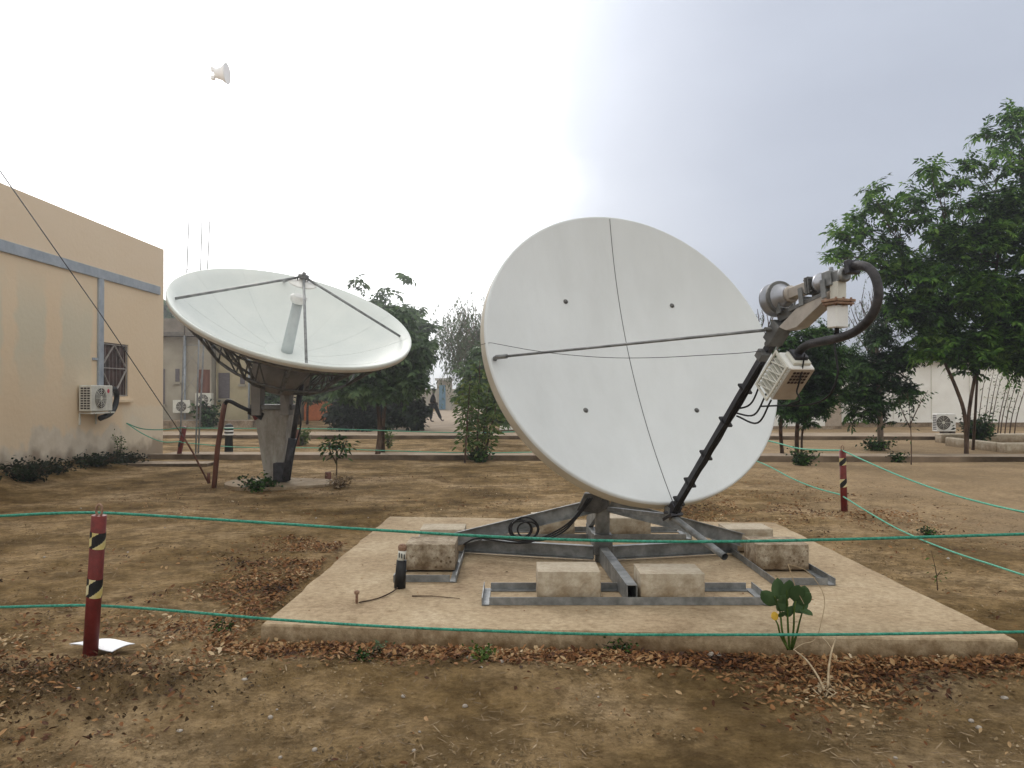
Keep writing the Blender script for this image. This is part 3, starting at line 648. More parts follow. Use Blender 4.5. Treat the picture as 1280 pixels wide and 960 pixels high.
mb = MB(); mb.prism([at(721, 637, 6.9), at(731, 616, 6.9), at(760, 616, 6.9), at(760, 634, 6.9), at(747, 641, 6.9)], V((.1, 1, 0)), .10); mb.build('collar_plate', M['darkm2'], pl_)
# four arms: low beams and sloping struts
zt = zp+.065; ends = {'left': V((-.5, 7.32, zt+.02)), 'right': V((2.1, 7.28, zt+.02)), 'front': V((.80, 5.50, zt+.02)), 'back': V((.80, 8.2, zt+.02))}
for k_, e_ in ends.items():
    d = (e_-pole); d.z = 0; d.normalize()
    s0 = V((pole.x, pole.y, zt+.012))+d*.08; mb = MB()
    if k_ == 'front':
        s0.x -= .0; e2 = V((.845, 5.53, zt+.012)); mb.beam(s0, s0.lerp(e2, .0001)+(e2-s0)*.0001, .01, .01)
        dd, sd_, uu = frame(e2-s0); t = .006; c = (s0+e2)/2; Lh = (e2-s0).length/2
        for q_ in (-1, 1):
            mb.obox(c+sd_*(q_*.034), (dd, sd_, uu), (Lh, t/2, .065)); mb.obox(c+uu*(q_*.062), (dd, sd_, uu), (Lh-.001, .031, t/2))
    else: mb.chan(s0, V((e_.x, e_.y, zt+.012)), .055, .12, .007, side=1 if k_ == 'left' else -1)
    mb.build('base_arm', M['galv'], md)
for k_ in ('left', 'right', 'back'):
    e_ = ends[k_]; d = e_-pole; d.z = 0; d.normalize()
    s0 = V((pole.x, pole.y, .60))+d*.07; e1 = V((e_.x, e_.y, zp+.12))+d*.02
    mb = MB(); mb.chan(s0+V((0, -.06, 0)), e1+V((0, -.06, .02)), .05, .12, .007, side=1 if k_ == 'left' else -1); mb.build('brace', M['galv'], md)
# coil of cable on left brace
mb = MB(); cc = at(655, 660, 7.0)
for k in range(5):
    c = cc+V((random.uniform(-.05, .05), random.uniform(-.02, .02), random.uniform(-.02, .02))); rr = random.uniform(.085, .14)
    pts = [c+V((math.cos(t)*rr*.9, -.03+.02*math.sin(t*2+k), math.sin(t)*rr*.75)) for t in np.linspace(0, 2*math.pi, 22)]
    mb.tube(pts, .008, 6, caps=False)
for k in range(3):
    pts = [at(735+k*3, 622, 6.8), at(722, 642+k*2, 6.82), at(705, 658+k*3, 6.86), at(680, 671+k*2, 6.9), at(655, 679-k*2, 6.92), at(620, 676-k*3, 6.95), at(595, 673, 7.0), at(580, 680, 7.1)]
    mb.tube(catmull(pts, 6), .008, 6)
mb.build('cable_coil', M['black'], md)

# ------------------------------------------------------------------ second (left) dish
N1 = V((.302, -.364, .881)).normalized(); A1 = V((0, 0, 1)).cross(N1).normalized(); B1 = N1.cross(A1)
C1 = V((-3.682, 13.287, 2.907))+N1*.03; R1 = 2.0; D1 = .75
def K3(a, b, n_): return C1+A1*a+B1*b+N1*n_
def polar(r, t, h): return K3(r*math.cos(t), r*math.sin(t), h)
base1 = V((-4.15, 13.78, 0))
ld = empty('satellite_dish', base1, 'old wide dish tilted up to the sky on a tapered grey pedestal', 'satellite dish')
mb = MB(); nr, nt = 16, 96; prof = [(R1*k/nr, -D1*(1-(k/nr)**2)) for k in range(1, nr+1)]+[(R1+.02, .0), (R1+.025, -.02), (R1+.022, -.05)]
vs = [K3(0, 0, -D1)]
for r, h in prof: vs += [polar(r, 2*math.pi*j/nt, h) for j in range(nt)]
mb.add(vs, [(0, 1+j, 1+(j+1) % nt) for j in range(nt)]+[(1+i_*nt+j, 1+(i_+1)*nt+j, 1+(i_+1)*nt+(j+1) % nt, 1+i_*nt+(j+1) % nt) for i_ in range(len(prof)-1) for j in range(nt)], 0, True)
r1o = mb.build('reflector', M['dish_old'], ld)
mb = MB(); prof = [(R1+.022, -.05), (R1+.012, -.055), (R1+.012, -.10), (R1-.02, -.11)]+[(R1*k/nr-.01, -D1*(1-(k/nr)**2)-.05) for k in range(nr-1, 1, -2)]+[(.03, -D1-.05)]
vs = []
for r, h in prof: vs += [polar(r, 2*math.pi*j/nt, h) for j in range(nt)]
mb.add(vs, [(i_*nt+j, (i_+1)*nt+j, (i_+1)*nt+(j+1) % nt, i_*nt+(j+1) % nt) for i_ in range(len(prof)-1) for j in range(nt)], 0, True)
for k in range(len(mb.m)): mb.m[k] = 0 if k < 3*nt else 1
mb.build('back_shell', [M['white'], M['dish_back']], r1o)
for k in range(12):                                     # panel joints, each a thin raised strip
    t = 2*math.pi*k/12+.13; mb = MB(); mb.tube([polar(R1*q_, t, -D1*(1-q_*q_)+.001) for q_ in np.linspace(.12, .99, 14)], .0016, 4); mb.build('panel_joint', M['joint'], r1o)
for k in range(12):                                     # back trusses
    t = 2*math.pi*k/12+.13; mb = MB()
    topc = [(r, -D1*(1-(r/R1)**2)-.09) for r in (.45, .85, 1.2, 1.55, 1.9)]
    botc = [(.45, -D1-.55), (.85, -D1-.36), (1.2, -D1-.12), (1.55, -.48), (1.9, -.16)]
    P = [polar(r, t, h) for r, h in topc]; Q = [polar(r, t, h) for r, h in botc]
    for i_ in range(4):
        mb.tube([Q[i_], Q[i_+1]], .024, 6); mb.tube([P[i_], P[i_+1]], .018, 6); mb.tube([Q[i_], P[i_+1]], .014, 6); mb.tube([P[i_+1], Q[i_+1]], .014, 6)
    mb.build('back_truss', M['galvd'], ld)
mb = MB()
for (r, h) in ((1.2, -D1-.12), (1.9, -.16)): mb.tube([polar(r, t, h) for t in np.linspace(0, 2*math.pi, 37)], .018, 6, caps=False)
mb.build('ring_tube', M['galvd'], ld)
mb = MB(); mb.lathe(K3(0, 0, -D1-.06), -N1, [(0, .5), (.5, .5), (.52, .42), (.62, .30)], 28); mb.build('hub', M['dish_back'], ld)
# feed tube and quadripod
mb = MB(); mb.lathe(K3(0, 0, -D1), N1, [(.0, .10), (.1, .10), (.95, .085)], 20); ft = mb.build('feed_tube', M['tubegrey'], ld)
mb = MB(); mb.lathe(K3(0, 0, -D1+.95), N1, [(0, .11), (.03, .13), (.10, .14), (.13, .10)], 20); mb.build('feed_cap', M['white'], ft)
mb = MB(); mb.lathe(K3(0, 0, -D1), N1, [(.002, .40), (.025, .40), (.03, .34)], 28); mb.build('hub_cover', M['dish_old'], ft)
apex = K3(0, 0, .64)
for (a_, b_) in ((-1.83, .44), (1.78, -.56), (-.49, -1.75), (.5, 1.78)):
    rr = math.hypot(a_, b_)/R1
    mb = MB(); mb.tube([K3(a_, b_, -D1*(1-rr*rr)+.02), apex+(K3(a_, b_, .6)-apex).normalized()*.08], .022, 8)
    mb.build('feed_strut', M['galv'], ld)
mb = MB(); mb.lathe(K3(0, 0, .50), N1, [(0, .02), (.03, .22), (.045, .24), (.06, .22), (.10, .06), (.16, .06)], 24); sr = mb.build('subreflector', M['white'], ld)
mb = MB(); mb.lathe(K3(0, 0, .64), N1, [(0, .09), (.05, .09), (.06, .03), (.1, .03)], 12)
for k in range(4): mb.beam(K3(.09*math.cos(k*1.57), .09*math.sin(k*1.57), .50), K3(.09*math.cos(k*1.57), .09*math.sin(k*1.57), .66), .015, .015)
mb.build('apex_ring', M['galvd'], sr)
# pedestal: tapered box column, yoke plates, actuator
X1 = V((1, 0, 0)); Y1 = V((0, 1, 0)); Z1 = V((0, 0, 1))
def taper(mb, c0_, w0, d0, c1_, w1, d1, mi=0):
    a, b = V(c0_), V(c1_); vs = []
    for c, w, d_ in ((a, w0, d0), (b, w1, d1)): vs += [c+X1*(i_*w/2)+Y1*(j*d_/2) for i_, j in ((-1,-1),(1,-1),(1,1),(-1,1))]
    mb.add(vs, [(0,3,2,1),(4,5,6,7)]+[(k, (k+1) % 4, (k+1) % 4+4, k+4) for k in range(4)], mi)
mb = MB(); taper(mb, base1+V((.0, 0, .0)), .26, .3, base1+V((-.02, 0, 1.35)), .62, .42)
mb.obox(base1+V((0, 0, .02)), (X1, Y1, Z1), (.24, .24, .025), bev=.005); pd = mb.build('pedestal', M['galvd'], ld)
M['pedlight'] = mat('pedestal_grey_paint', [(.36, (.25, .235, .205)), (.5, (.34, .325, .295)), (.66, (.42, .40, .37))], 4, .8, .1, stretch=(1, 1, .4), fine=(9, (.8, .76, .72), (1.06, 1.06, 1.06)))
pd.data.materials[0] = M['pedlight']
for sx1 in (-1, 1):
    mb = MB(); cx_ = .25*sx1
    mb.prism([base1+V((cx_-.07, -.2, 1.2)), base1+V((cx_+.07, -.2, 1.2)), base1+V((cx_+.09, -.2, 1.9)), base1+V((cx_*.9+.1, -.1, 2.15)), base1+V((cx_*.9-.1, -.1, 2.15)), base1+V((cx_-.09, -.2, 1.9))], Y1, .26); mb.build('yoke_plate', M['dish_back'], ld)
mb = MB(); mb.beam(base1+V((-.36, -.1, 1.34)), base1+V((.36, -.1, 1.34)), .36, .09, bev=.008); mb.build('cross_beam', M['galvd'], ld); mb = MB(); mb.tube([base1+V((-.4, -.15, 1.95)), base1+V((.4, -.15, 1.95))], .07, 14); mb.build('axle', M['galvd'], ld)
mb = MB(); mb.tube([at(357, 600, 13.5), at(366, 548, 13.5)], .075, 12); mb.tube([at(366, 548, 13.5), at(377, 480, 13.5)], .045, 10); mb.obox(at(352, 590, 13.55), (X1, Y1, Z1), (.12, .1, .16), bev=.01); mb.build('actuator_jack', M['darkm'], ld)
mb = MB(); mb.tube(catmull([at(372, 500, 13.4), at(376, 530, 13.35), at(368, 562, 13.35), at(362, 600, 13.4)], 6), .014, 6); mb.build('cable', M['black'], ld)
mb = MB()
for s_ in (-1, 1): mb.beam(K3(s_*.3, 0, -D1-.5), base1+V((s_*.3, -.12, 1.95)), .12, .2)
mb.beam(K3(-.3, -.3, -D1-.5), K3(.3, -.3, -D1-.5), .12, .12); mb.build('hub_bracket', M['dish_back'], ld)
# round/square concrete footing
mb = MB(); pp = []
for j in range(20):
    t = 2*math.pi*j/20; rr = 1+.07*math.sin(3*t+1); pp.append(V((-4.0+1.0*rr*math.cos(t), 13.55+.72*rr*math.sin(t), 0)))
mb.add([p+V((0, 0, -.1)) for p in pp]+[p+V((0, 0, .045)) for p in pp], [tuple(range(20, 40))]+[(k, (k+1) % 20, (k+1) % 20+20, k+20) for k in range(20)])
tag(mb.build('concrete_footing', M['block'], loc=(-4, 13.55, 0)), 'pale worn concrete footing under the tilted dish pedestal', 'footing')
# ------------------------------------------------------------------ conduit pole by the left dish
cp = onz(267, 607, 0.02)
e = empty('conduit_pole', cp, 'leaning reddish brown pole carrying a black cable over to the tilted dish', 'pole')
tp = at(281, 505, cp.y+.1)
mb = MB(); mb.tube([cp-V((0, 0, .1)), at(272, 560, cp.y), at(279, 515, cp.y), tp], .042, 10); mb.build('pole_shaft', M['redwood'], e)
mb = MB(); mb.tube(catmull([tp, at(286, 501, cp.y), at(300, 508, cp.y), at(316, 515, 13.6), at(328, 520, 13.6)], 5), [.035]*21, 8); mb.tube([at(312, 513, 13.6), at(329, 521, 13.6)], .07, 10); mb.build('black_cable', M['black'], e)
mb = MB(); mb.tube([at(318, 516, 13.6), at(322, 524, 13.6)], .06, 8); mb.build('junction_box', M['redp'], e)
# guy wire with anchor
g0 = onz(263, 602, 0.02)+V((-.05, .12, 0)); g1 = at(231, 549, 13.6); g2 = at(-20, 185, 9.0)
e = empty('guy_wire', g0, 'long thin steel guy wire running down across the peach wall to the ground', 'guy wire')
mb = MB(); mb.tube([g1, at(128, 396, 11.6), g2], .007, 6); mb.build('wire', M['darkm'], e)
mb = MB(); mb.tube([g0-V((0, 0, .1)), g1.lerp(g0, .3), g1], .016, 6); mb.build('anchor_rod', M['redwood'], e)
mb = MB(); mb.tube([g0-V((.02, 0, .08)), g0+V((-.03, 0, .14))], .03, 7); mb.build('anchor_stake', M['redwood'], e)
# leaning red rope post far left
lp = onz(222, 572, 0.02); lt = at(231, 533, lp.y)
e = empty('fence_post', lp, 'short reddish post leaning by the path near the peach building corner', 'post')
mb = MB(); mb.tube([lp-V((0, 0, .1)), lt], .055, 10); mb.build('shaft', M['redp'], e)
mb = MB(); mb.tube([lp.lerp(lt, .35), lp.lerp(lt, .55)], .0575, 10); mb.build('tape', M['black'], e)
# striped bollard
bp_ = onz(286, 567, 0.0); hh = 37/980*bp_.y
e = empty('bollard', bp_, 'short black bollard with white bands at the edge of the path', 'bollard')
mb = MB(); mb.lathe(bp_, Z1, [(0, .11), (.45*hh/.77, .095), (.46*hh/.77, .11), (hh*.93, .11), (hh*.96, .09), (hh, .05)], 16); bo = mb.build('shaft', M['black'], e)
for k in range(3):
    mb = MB(); mb.lathe(bp_+V((0, 0, hh*(.62+.11*k))), Z1, [(0, .112), (.045, .114)], 16); mb.build('white_band', M['white'], e)

# ------------------------------------------------------------------ rope fence posts (near)
def rope_post(b, t, label, hookc):
    e = empty('fence_post', b, label, 'post', 'red rope posts round the dish'); d = (t-b).normalized(); L_ = (t-b).length
    mb = MB(); mb.tube([b-d*.12, t], .042, 18); sh = mb.build('shaft', M['redp'], e)
    for (f0, f1) in ((.77, .885), (.425, .555)):
        # spiral black/yellow tape
        _, s_, u_ = frame(d); mb = MB(); n_ = 72; rows = 26
        vs = []; 
        for r_ in range(rows+1):
            for j in range(n_):
                a = 2*math.pi*j/n_; vs.append(b+d*(L_*(f0+(f1-f0)*r_/rows)+.006*math.sin(a))+(s_*math.cos(a)+u_*math.sin(a))*.0437)
        base_ = len(mb.v); mb.v += [tuple(p) for p in vs]
        for r_ in range(rows):
            for j in range(n_):
                mb.f.append((base_+r_*n_+j, base_+r_*n_+(j+1) % n_, base_+(r_+1)*n_+(j+1) % n_, base_+(r_+1)*n_+j)); mb.sm.append(True)
                mb.m.append(0 if ((j/n_*1.6+r_/rows*.8+hookc) % 1) < .58 else 1)
        mb.build('warning_tape', [M['black'], M['yel']], e)
    mb = MB(); pts = [t+V((math.cos(a)*.018, 0, .03+math.sin(a)*.035)) for a in np.linspace(-1.2, math.pi+1.2, 12)]; mb.tube(pts, .007, 6)
    mb.build('wire_hook', M['rust'], e)
    return e
pb = V((-2.52, 4.70, gzs(-2.52, 4.7))); pt = at(124, 644, 4.68)
rope_post(pb, pt, 'red post with black and yellow tape standing by the white sheet on the left', .45)
qb = V((4.36, 10.3, 0)); qt = at(1053, 563, 10.3)
rope_post(qb, qt, 'red taped post far right, beyond the slab, where the rope turns', .05)
rb0 = V((5.1, 4.25, 0)); rbt = V((5.1, 4.25, .86))
def plain_post(x, y_, label):
    return rope_post(V((x, y_, gzs(x, y_))), V((x, y_, .86)), label, .2)
plain_post(-3.83, 4.93, 'red taped rope post left of the photo frame')
plain_post(3.87, 4.38, 'red taped rope post right of the photo frame')
def rope(pts, r, m, label, group='green ropes round the dishes'):
    mb = MB(); P = catmull(pts, 10); _, sd, u = frame(P[-1]-P[0])
    mb.tube(P, r, 8)
    o = mb.build('rope', m, loc=tuple(pts[0])); return tag(o, label, 'rope', group)
def sag(a, b, s, n=5): return [V(a).lerp(V(b), t)-V((0, 0, s*4*t*(1-t))) for t in np.linspace(0, 1, n)]
def pix(list_, y0, y1):
    u0, u1 = list_[0][0], list_[-1][0]
    out = []
    for u, v in list_:
        # linear in world x/y line between ends: solve depth
        x0 = (u0-640)/F*y0; x1 = (u1-640)/F*y1; k = (u-640)/F
        t = (k*y0-x0)/((x1-x0)-k*(y1-y0)); out.append(at(u, v, y0+(y1-y0)*t))
    return out
rope(pix([(-120, 650), (0, 645), (60, 642), (123, 641), (200, 645), (340, 654), (480, 663), (620, 671), (760, 676), (900, 677), (1060, 674), (1200, 670), (1330, 666), (1500, 660)], 4.9, 4.4), .0086, M['rope'], 'upper green rope across the whole foreground, tied to the top of the red post')
rope(pix([(-120, 762), (0, 759), (60, 757.5), (118, 757), (200, 762), (340, 774), (480, 783), (620, 789), (760, 793), (900, 793.5), (1060, 793), (1200, 791), (1330, 789), (1500, 785)], 4.9, 4.4), .0086, M['rope'], 'lower green rope across the foreground, in front of the slab edge')
rope(pix([(1053, 563), (1090, 580), (1130, 597), (1180, 615), (1230, 629), (1280, 640), (1340, 650)], 10.3, 6.0)+[V((3.87, 4.42, .83))], .009, M['ropep'], 'upper pale green rope running from the far right post to the right')
rope(pix([(1053, 620), (1085, 640), (1120, 660), (1160, 678), (1200, 693), (1240, 706), (1280, 719), (1340, 736)], 10.3, 6.0)+[V((3.87, 4.42, .30))], .009, M['ropep'], 'lower pale green rope running from the far right post to the right')
rope(pix([(1053, 563), (1025, 562.5), (995, 560), (960, 551), (900, 540), (840, 535)], 10.3, 19.0), .011, M['ropep'], 'upper green rope going back behind the big dish from the far right post')
rope(pix([(1053, 619), (1020, 610), (990, 598), (950, 578), (900, 562), (840, 555)], 10.3, 19.0), .010, M['ropep'], 'lower green rope going back behind the big dish from the far right post')
rope(pix([(840, 535), (700, 538), (585, 541), (475, 538), (400, 536), (300, 535.5), (229, 535)], 19.0, 18.8), .011, M['ropep'], 'upper rope strung far back between the small trees and the leaning post')
rope(pix([(840, 557), (700, 564), (585, 566), (475, 563), (400, 560), (300, 559), (226, 553)], 19.0, 18.8), .011, M['ropep'], 'lower rope strung far back between the small trees and the leaning post')
rope([at(158, 529, 18.1), at(178, 536, 18.3), at(205, 537, 18.6), at(229, 534, 18.8)], .011, M['rope'], 'upper rope tied to the peach wall at its far end')
rope([at(158, 529, 18.1), at(180, 543, 18.3), at(203, 552, 18.6), at(227, 552, 18.8)], .011, M['ropep'], 'lower rope tied to the peach wall at its far end')

# ------------------------------------------------------------------ small things by / on the slab
cb = V((-.86, 6.02, zp))
e = empty('cable_post', cb, 'short black capped cable post on the slab beside the left blocks', 'post')
mb = MB(); mb.tube([cb, at(502, 700, 6.02)], [.045, .038], 12); mb.build('sleeve', M['black'], e)
mb = MB(); mb.tube([at(501, 702, 6.02), at(503, 688, 6.02)], .03, 12); cw = mb.build('collar', M['cream'], e)
mb = MB()
for k in range(3): mb.obox(at(499+k*3.2, 694+k, 5.985), (X1, Y1, Z1), (.004, .003, .018))
mb.build('mark', M['black'], cw)
mb = MB(); mb.lathe(at(503, 690, 6.02), Z1, [(0, .02), (.015, .032), (.045, .034), (.062, .02)], 12); mb.build('cap', M['rust'], e)
mb = MB(); mb.tube(catmull([onz(500, 732, zp+.01), onz(490, 740, zp+.012), onz(472, 748, zp+.008), onz(449, 753, zp+.008)], 6), .005, 6); mb.build('wire', M['bark'], e)
sb_ = onz(446, 754, zp); e = empty('metal_stub', sb_, 'tiny rusty stub with a round head sticking up from the slab', 'stub')
mb = MB(); mb.tube([sb_, sb_+V((0, 0, .07))], .010, 8); mb.build('pin', M['rust'], e); mb = MB(); mb.lathe(sb_+V((0, 0, .062)), Z1, [(0, .01), (.008, .019), (.022, .019), (.03, .008)], 10); mb.build('head', M['rust'], e)
a_, b_ = onz(515, 745, zp+.006), onz(575, 748, zp+.006)
mb = MB(); mb.tube([a_, a_.lerp(b_, .4)+V((0, .012, .004)), b_], [.005, .004, .002], 6); tag(mb.build('twig', M['bark'], loc=a_), 'thin dry twig lying on the slab left of the front tray', 'twig')
# white sheet
mb = MB(); zs = .03; c = [onz(86, 813, .02), onz(128, 806.5, .02), onz(169, 812, .02), onz(140, 822, .02)]
g_ = 8; vs = []
for i_ in range(g_+1):
    for j in range(g_+1):
        s_, t_ = i_/g_, j/g_; P = (c[0].lerp(c[1], s_)).lerp(c[3].lerp(c[2], s_), t_); P.z = .062+.010*math.sin(3*s_)*t_+.006*math.sin(5*t_); vs.append(P)
n_ = g_+1; fs = [(i_*n_+j, (i_+1)*n_+j, (i_+1)*n_+j+1, i_*n_+j+1) for i_ in range(g_) for j in range(g_)]
mb.add(vs, fs, 0, True); mb.add([p-V((0, 0, .004)) for p in vs], [f[::-1] for f in fs], 0, True)
tag(mb.build('paper_sheet', M['paper'], loc=c[0]), 'white rectangular sheet lying on the dirt behind the left red post', 'sheet')

# ------------------------------------------------------------------ left peach building
WX = -8.9
lb = empty('peach_building', (-13, 12, 0), 'plain peach plastered building with grey duct, barred window and pale crumbling base', 'building')
mb = MB()     # wall with a real window opening: y 17.0..18.2, z 1.5..2.7
def wallx(mb, x, y0, y1, z0, z1, op):
    (a, b, c, d) = op
    for (p, q_, r_, s_) in ((y0, a, z0, z1), (b, y1, z0, z1), (a, b, z0, c), (a, b, d, z1)): mb.add([(x, p, r_), (x, q_, r_), (x, q_, s_), (x, p, s_)], [(0, 1, 2, 3)])
    for quad in (((x,a,c),(x,b,c),(x-.25,b,c),(x-.25,a,c)), ((x,a,d),(x-.25,a,d),(x-.25,b,d),(x,b,d)), ((x,a,c),(x-.25,a,c),(x-.25,a,d),(x,a,d)), ((x,b,c),(x,b,d),(x-.25,b,d),(x-.25,b,c))): mb.add(quad, [(0, 1, 2, 3)])
wallx(mb, WX, 5, 20, -.3, 5.24, (17.0, 18.18, 1.5, 2.69))
mb.add([(WX, 20, -.3), (-18, 20, -.3), (-18, 20, 5.24), (WX, 20, 5.24)], [(0, 1, 2, 3)]); mb.add([(WX, 5, -.3), (-18, 5, -.3), (-18, 5, 5.24), (WX, 5, 5.24)], [(3, 2, 1, 0)])
mb.add([(-18, 20, -.3), (-18, 5, -.3), (-18, 5, 5.24), (-18, 20, 5.24)], [(0, 1, 2, 3)]); mb.add([(WX, 5, 5.24), (WX, 20, 5.24), (-18, 20, 5.24), (-18, 5, 5.24)], [(0, 1, 2, 3)])
mb.build('wall', M['plasterL'], lb)
mb = MB(); mb.box(WX+.002, WX+.05, 5, 19.72, 4.045, 4.25, bev=.006); mb.build('duct', M['duct'], lb)
mb = MB(); mb.box(WX+.002, WX+.05, 16.80, 17.0, 1.55, 4.043, bev=.006); mb.box(WX+.002, WX+.03, 16.6, 16.8, 2.28, 2.33); mb.build('duct', M['duct'], lb)
mb = MB(); mb.box(WX-.09, WX-.07, 17.0, 18.18, 1.5, 2.69); w = mb.build('window', M['glass'], lb)
mb = MB(); xw = WX-.03
M['grille'] = mat('grille_paint', two((.30, .27, .25), (.42, .39, .36)), 6, .6)
for (p, q_) in (((17.02, 1.52), (18.16, 1.52)), ((17.02, 2.66), (18.16, 2.66)), ((17.02, 1.52), (17.02, 2.66)), ((18.16, 1.52), (18.16, 2.66)), ((17.02, 2.13), (18.16, 2.13)), ((17.02, 2.13), (17.59, 2.66)), ((18.16, 2.13), (17.59, 2.66)), ((17.02, 2.13), (17.59, 1.52)), ((18.16, 2.13), (17.59, 1.52))):
    mb.beam((xw, *p), (xw, *q_), .022, .028, up=X1)
for k in range(7): mb.beam((xw-.012, 17.1+.16*k, 1.52), (xw-.03, 17.1+.16*k, 2.66), .005, .005, up=X1)
mb.build('window_grille', M['grille'], w)
mb = MB(); mb.box(WX+.002, WX+.09, 16.95, 18.28, 1.36, 1.44, bev=.01); mb.build('sill', M['plasterL'], w)
# AC
def ac_unit(o, u_, d_, w_, h_, dep, label, fan_u, group=None, m=None):
    """o: low near corner on the front face plane; u_: along width; d_: front normal"""
    e = empty('air_conditioner', o, label, 'air conditioner', group); m = m or M['white']
    c = o+u_*(w_/2)-d_*(dep/2)+Z1*(h_/2)
    mb = MB(); mb.obox(c, (u_, d_, Z1), (w_/2, dep/2, h_/2), bev=.015); mb.build('casing', m, e)
    fc = o+u_*fan_u+Z1*(h_*.5)+d_*.002; r_ = h_*.40
    mb = MB(); mb.lathe(fc, d_, [(0, r_), (.004, r_)], 28); mb.build('fan_recess', M['slot'], e)
    mb = MB()
    for k in range(1, 6): mb.tube([fc+d_*.015+(u_*math.cos(a)+Z1*math.sin(a))*(r_*k/5) for a in np.linspace(0, 2*math.pi, 25)], .006, 4, caps=False)
    for k in range(8): mb.tube([fc+d_*.016, fc+d_*.016+(u_*math.cos(k*.785)+Z1*math.sin(k*.785))*r_], .006, 4)
    mb.lathe(fc+d_*.01, d_, [(0, r_*.2), (.012, r_*.2)], 12); mb.build('fan_guard', M['cream'], e)
    mb = MB(); sn = -u_
    for i_ in range(9):
        for j in range(3): mb.obox(o-d_*(dep*(.22+.26*j))+Z1*(h_*(.12+.095*i_))+sn*.002, (d_, u_, Z1), (dep*.10, .002, h_*.03))
    mb.build('side_grille', M['slot'], e)
    return e, c
acm = M['cream']
e, c = ac_unit(V((-8.60, 16.03, 1.20)), Y1, X1, .86, .54, .26, 'cream outdoor air conditioner with black fan bracketed to the peach wall', .36, None, acm)
mb = MB(); mb.lathe(V((-8.597, 16.70, 1.62)), X1, [(0, .045), (.004, .045)], 16); mb.build('badge', M['logo'], e)
mb = MB()
for y_ in (16.12, 16.75): mb.beam((-8.89, y_, 1.165), (-8.55, y_, 1.165), .03, .03); mb.beam((-8.885, y_, 1.15), (-8.885, y_, .92), .03, .03, up=Y1)
mb.beam((-8.60, 16.0, 1.165), (-8.60, 16.95, 1.165), .028, .034); mb.build('bracket', M['cream'], e)
mb = MB(); mb.tube(catmull([(-8.68, 16.86, 1.62), (-8.68, 17.12, 1.66), (-8.70, 17.26, 1.48), (-8.68, 17.12, 1.26), (-8.66, 16.85, 1.12), (-8.72, 16.6, 1.04)], 6), .06, 8); mb.build('insulated_pipe', M['black'], e)

# ------------------------------------------------------------------ lattice mast with horn
e = empty('lattice_mast', (-7.8, 19.4, 0), 'tall thin pale lattice mast behind the tilted dish with a small horn near its top', 'mast')
def legp(k, z):
    s_ = 1-z/24; return V([(-8.18+.35*(z/9.8), 19.3, z), (-7.78+.22*(z/9.8), 19.3, z), (-7.9+.45*(z/9.8), 19.75, z)][k])
M['mast'] = mat('mast_pale_paint', two((.16, .165, .17), (.26, .27, .28)), 6, .5)
for k in range(3):
    mb = MB(); mb.tube([legp(k, 0), legp(k, 3.0)], .022, 8); mb.tube([legp(k, 3.0), legp(k, 5.9), legp(k, 6.3), legp(k, 10.0)], [.014, .011, .004, .004], 6); mb.build('mast_leg', M['mast'], e)
mb = MB(); z = .9; s_ = 0
while z < 9.6:
    for k in range(3): mb.tube([legp(k, z), legp((k+1) % 3, z+(.0 if s_ % 3 == 0 else .55))], .004, 4)
    z += .62; s_ += 1
mb.build('bracing', M['mast'], e)
hc = at(284, 92, 19.4); hb = at(268, 92, 19.4)
mb = MB(); mb.lathe(hc, (hb-hc).normalized(), [(0, .26), (.03, .25), (.12, .17), (.26, .12), (.30, .10)], 20); mb.tube([hb+V((0, 0, .12)), legp(1, 9.75)], .014, 6); mb.tube([hb-V((0, 0, .12)), legp(1, 9.3)], .014, 6)
for s_ in (-1, 1): mb.obox(hb+V((-.03, 0, .1*s_)), (X1, Y1, Z1), (.05, .05, .05), bev=.01)
mb.build('horn', M['horn_white'], e)

# ------------------------------------------------------------------ far yellow building (left back)
yb = empty('yellow_building', (-14.5, 40, 0), 'low pale yellow building with flat dark eaves and shuttered windows behind the tilted dish', 'building')
Yb = 37.0; M['parapet'] = mat('parapet_weathered', two((.15, .125, .10), (.27, .235, .19)), 1.2, .9)
def X_(u, y): return (u-640)/F*y
def Z_(v, y): return H+(490-v)/F*y
mb = MB(); mb.box(-26, X_(264, Yb), Yb, Yb+9, -.1, Z_(421, Yb)); mb.build('wall', M['greywall'], yb)
mb = MB(); mb.box(X_(264, Yb)+.002, X_(326, Yb), Yb+.6, Yb+9, -.1, Z_(421, Yb)); mb.build('wall', M['yellowwall'], yb)
mb = MB(); mb.box(-26, X_(327, Yb), Yb-.6, Yb+9.3, Z_(421, Yb)+.002, Z_(416, Yb)); mb.build('eave', M['eave'], yb)
mb = MB(); mb.box(-26, X_(326, Yb), Yb-.45, Yb+9, Z_(416, Yb)+.002, Z_(399, Yb)); mb.build('parapet', M['parapet'], yb)
mb = MB(); mb.box(-26, X_(330, Yb), Yb-1.6, Yb-.002, -.1, .30); mb.build('plinth', M['kerb'], yb)
for (u0, u1, v0, v1, nm) in ((199, 206, 461, 505, 'window'), (219, 224, 461, 477, 'window'), (247, 262, 462, 522, 'door'), (273, 287, 466, 498, 'window'), (300, 306, 468, 480, 'window'), (318, 324, 462, 500, 'window')):
    yy = Yb-.03 if u1 < 263 else Yb+.57
    mb = MB(); mb.box(X_(u0, yy), X_(u1, yy), yy, yy+.05, Z_(v1, yy), Z_(v0, yy)); w = mb.build(nm, M['shutter'] if nm == 'window' else M['redwood'], yb)
    mb = MB(); mb.box(X_(u0, yy)-.06, X_(u1, yy)+.06, yy-.08, yy-.002, Z_(v1, yy)-.12, Z_(v1, yy)-.02); mb.build('sill', M['greywall'], w)
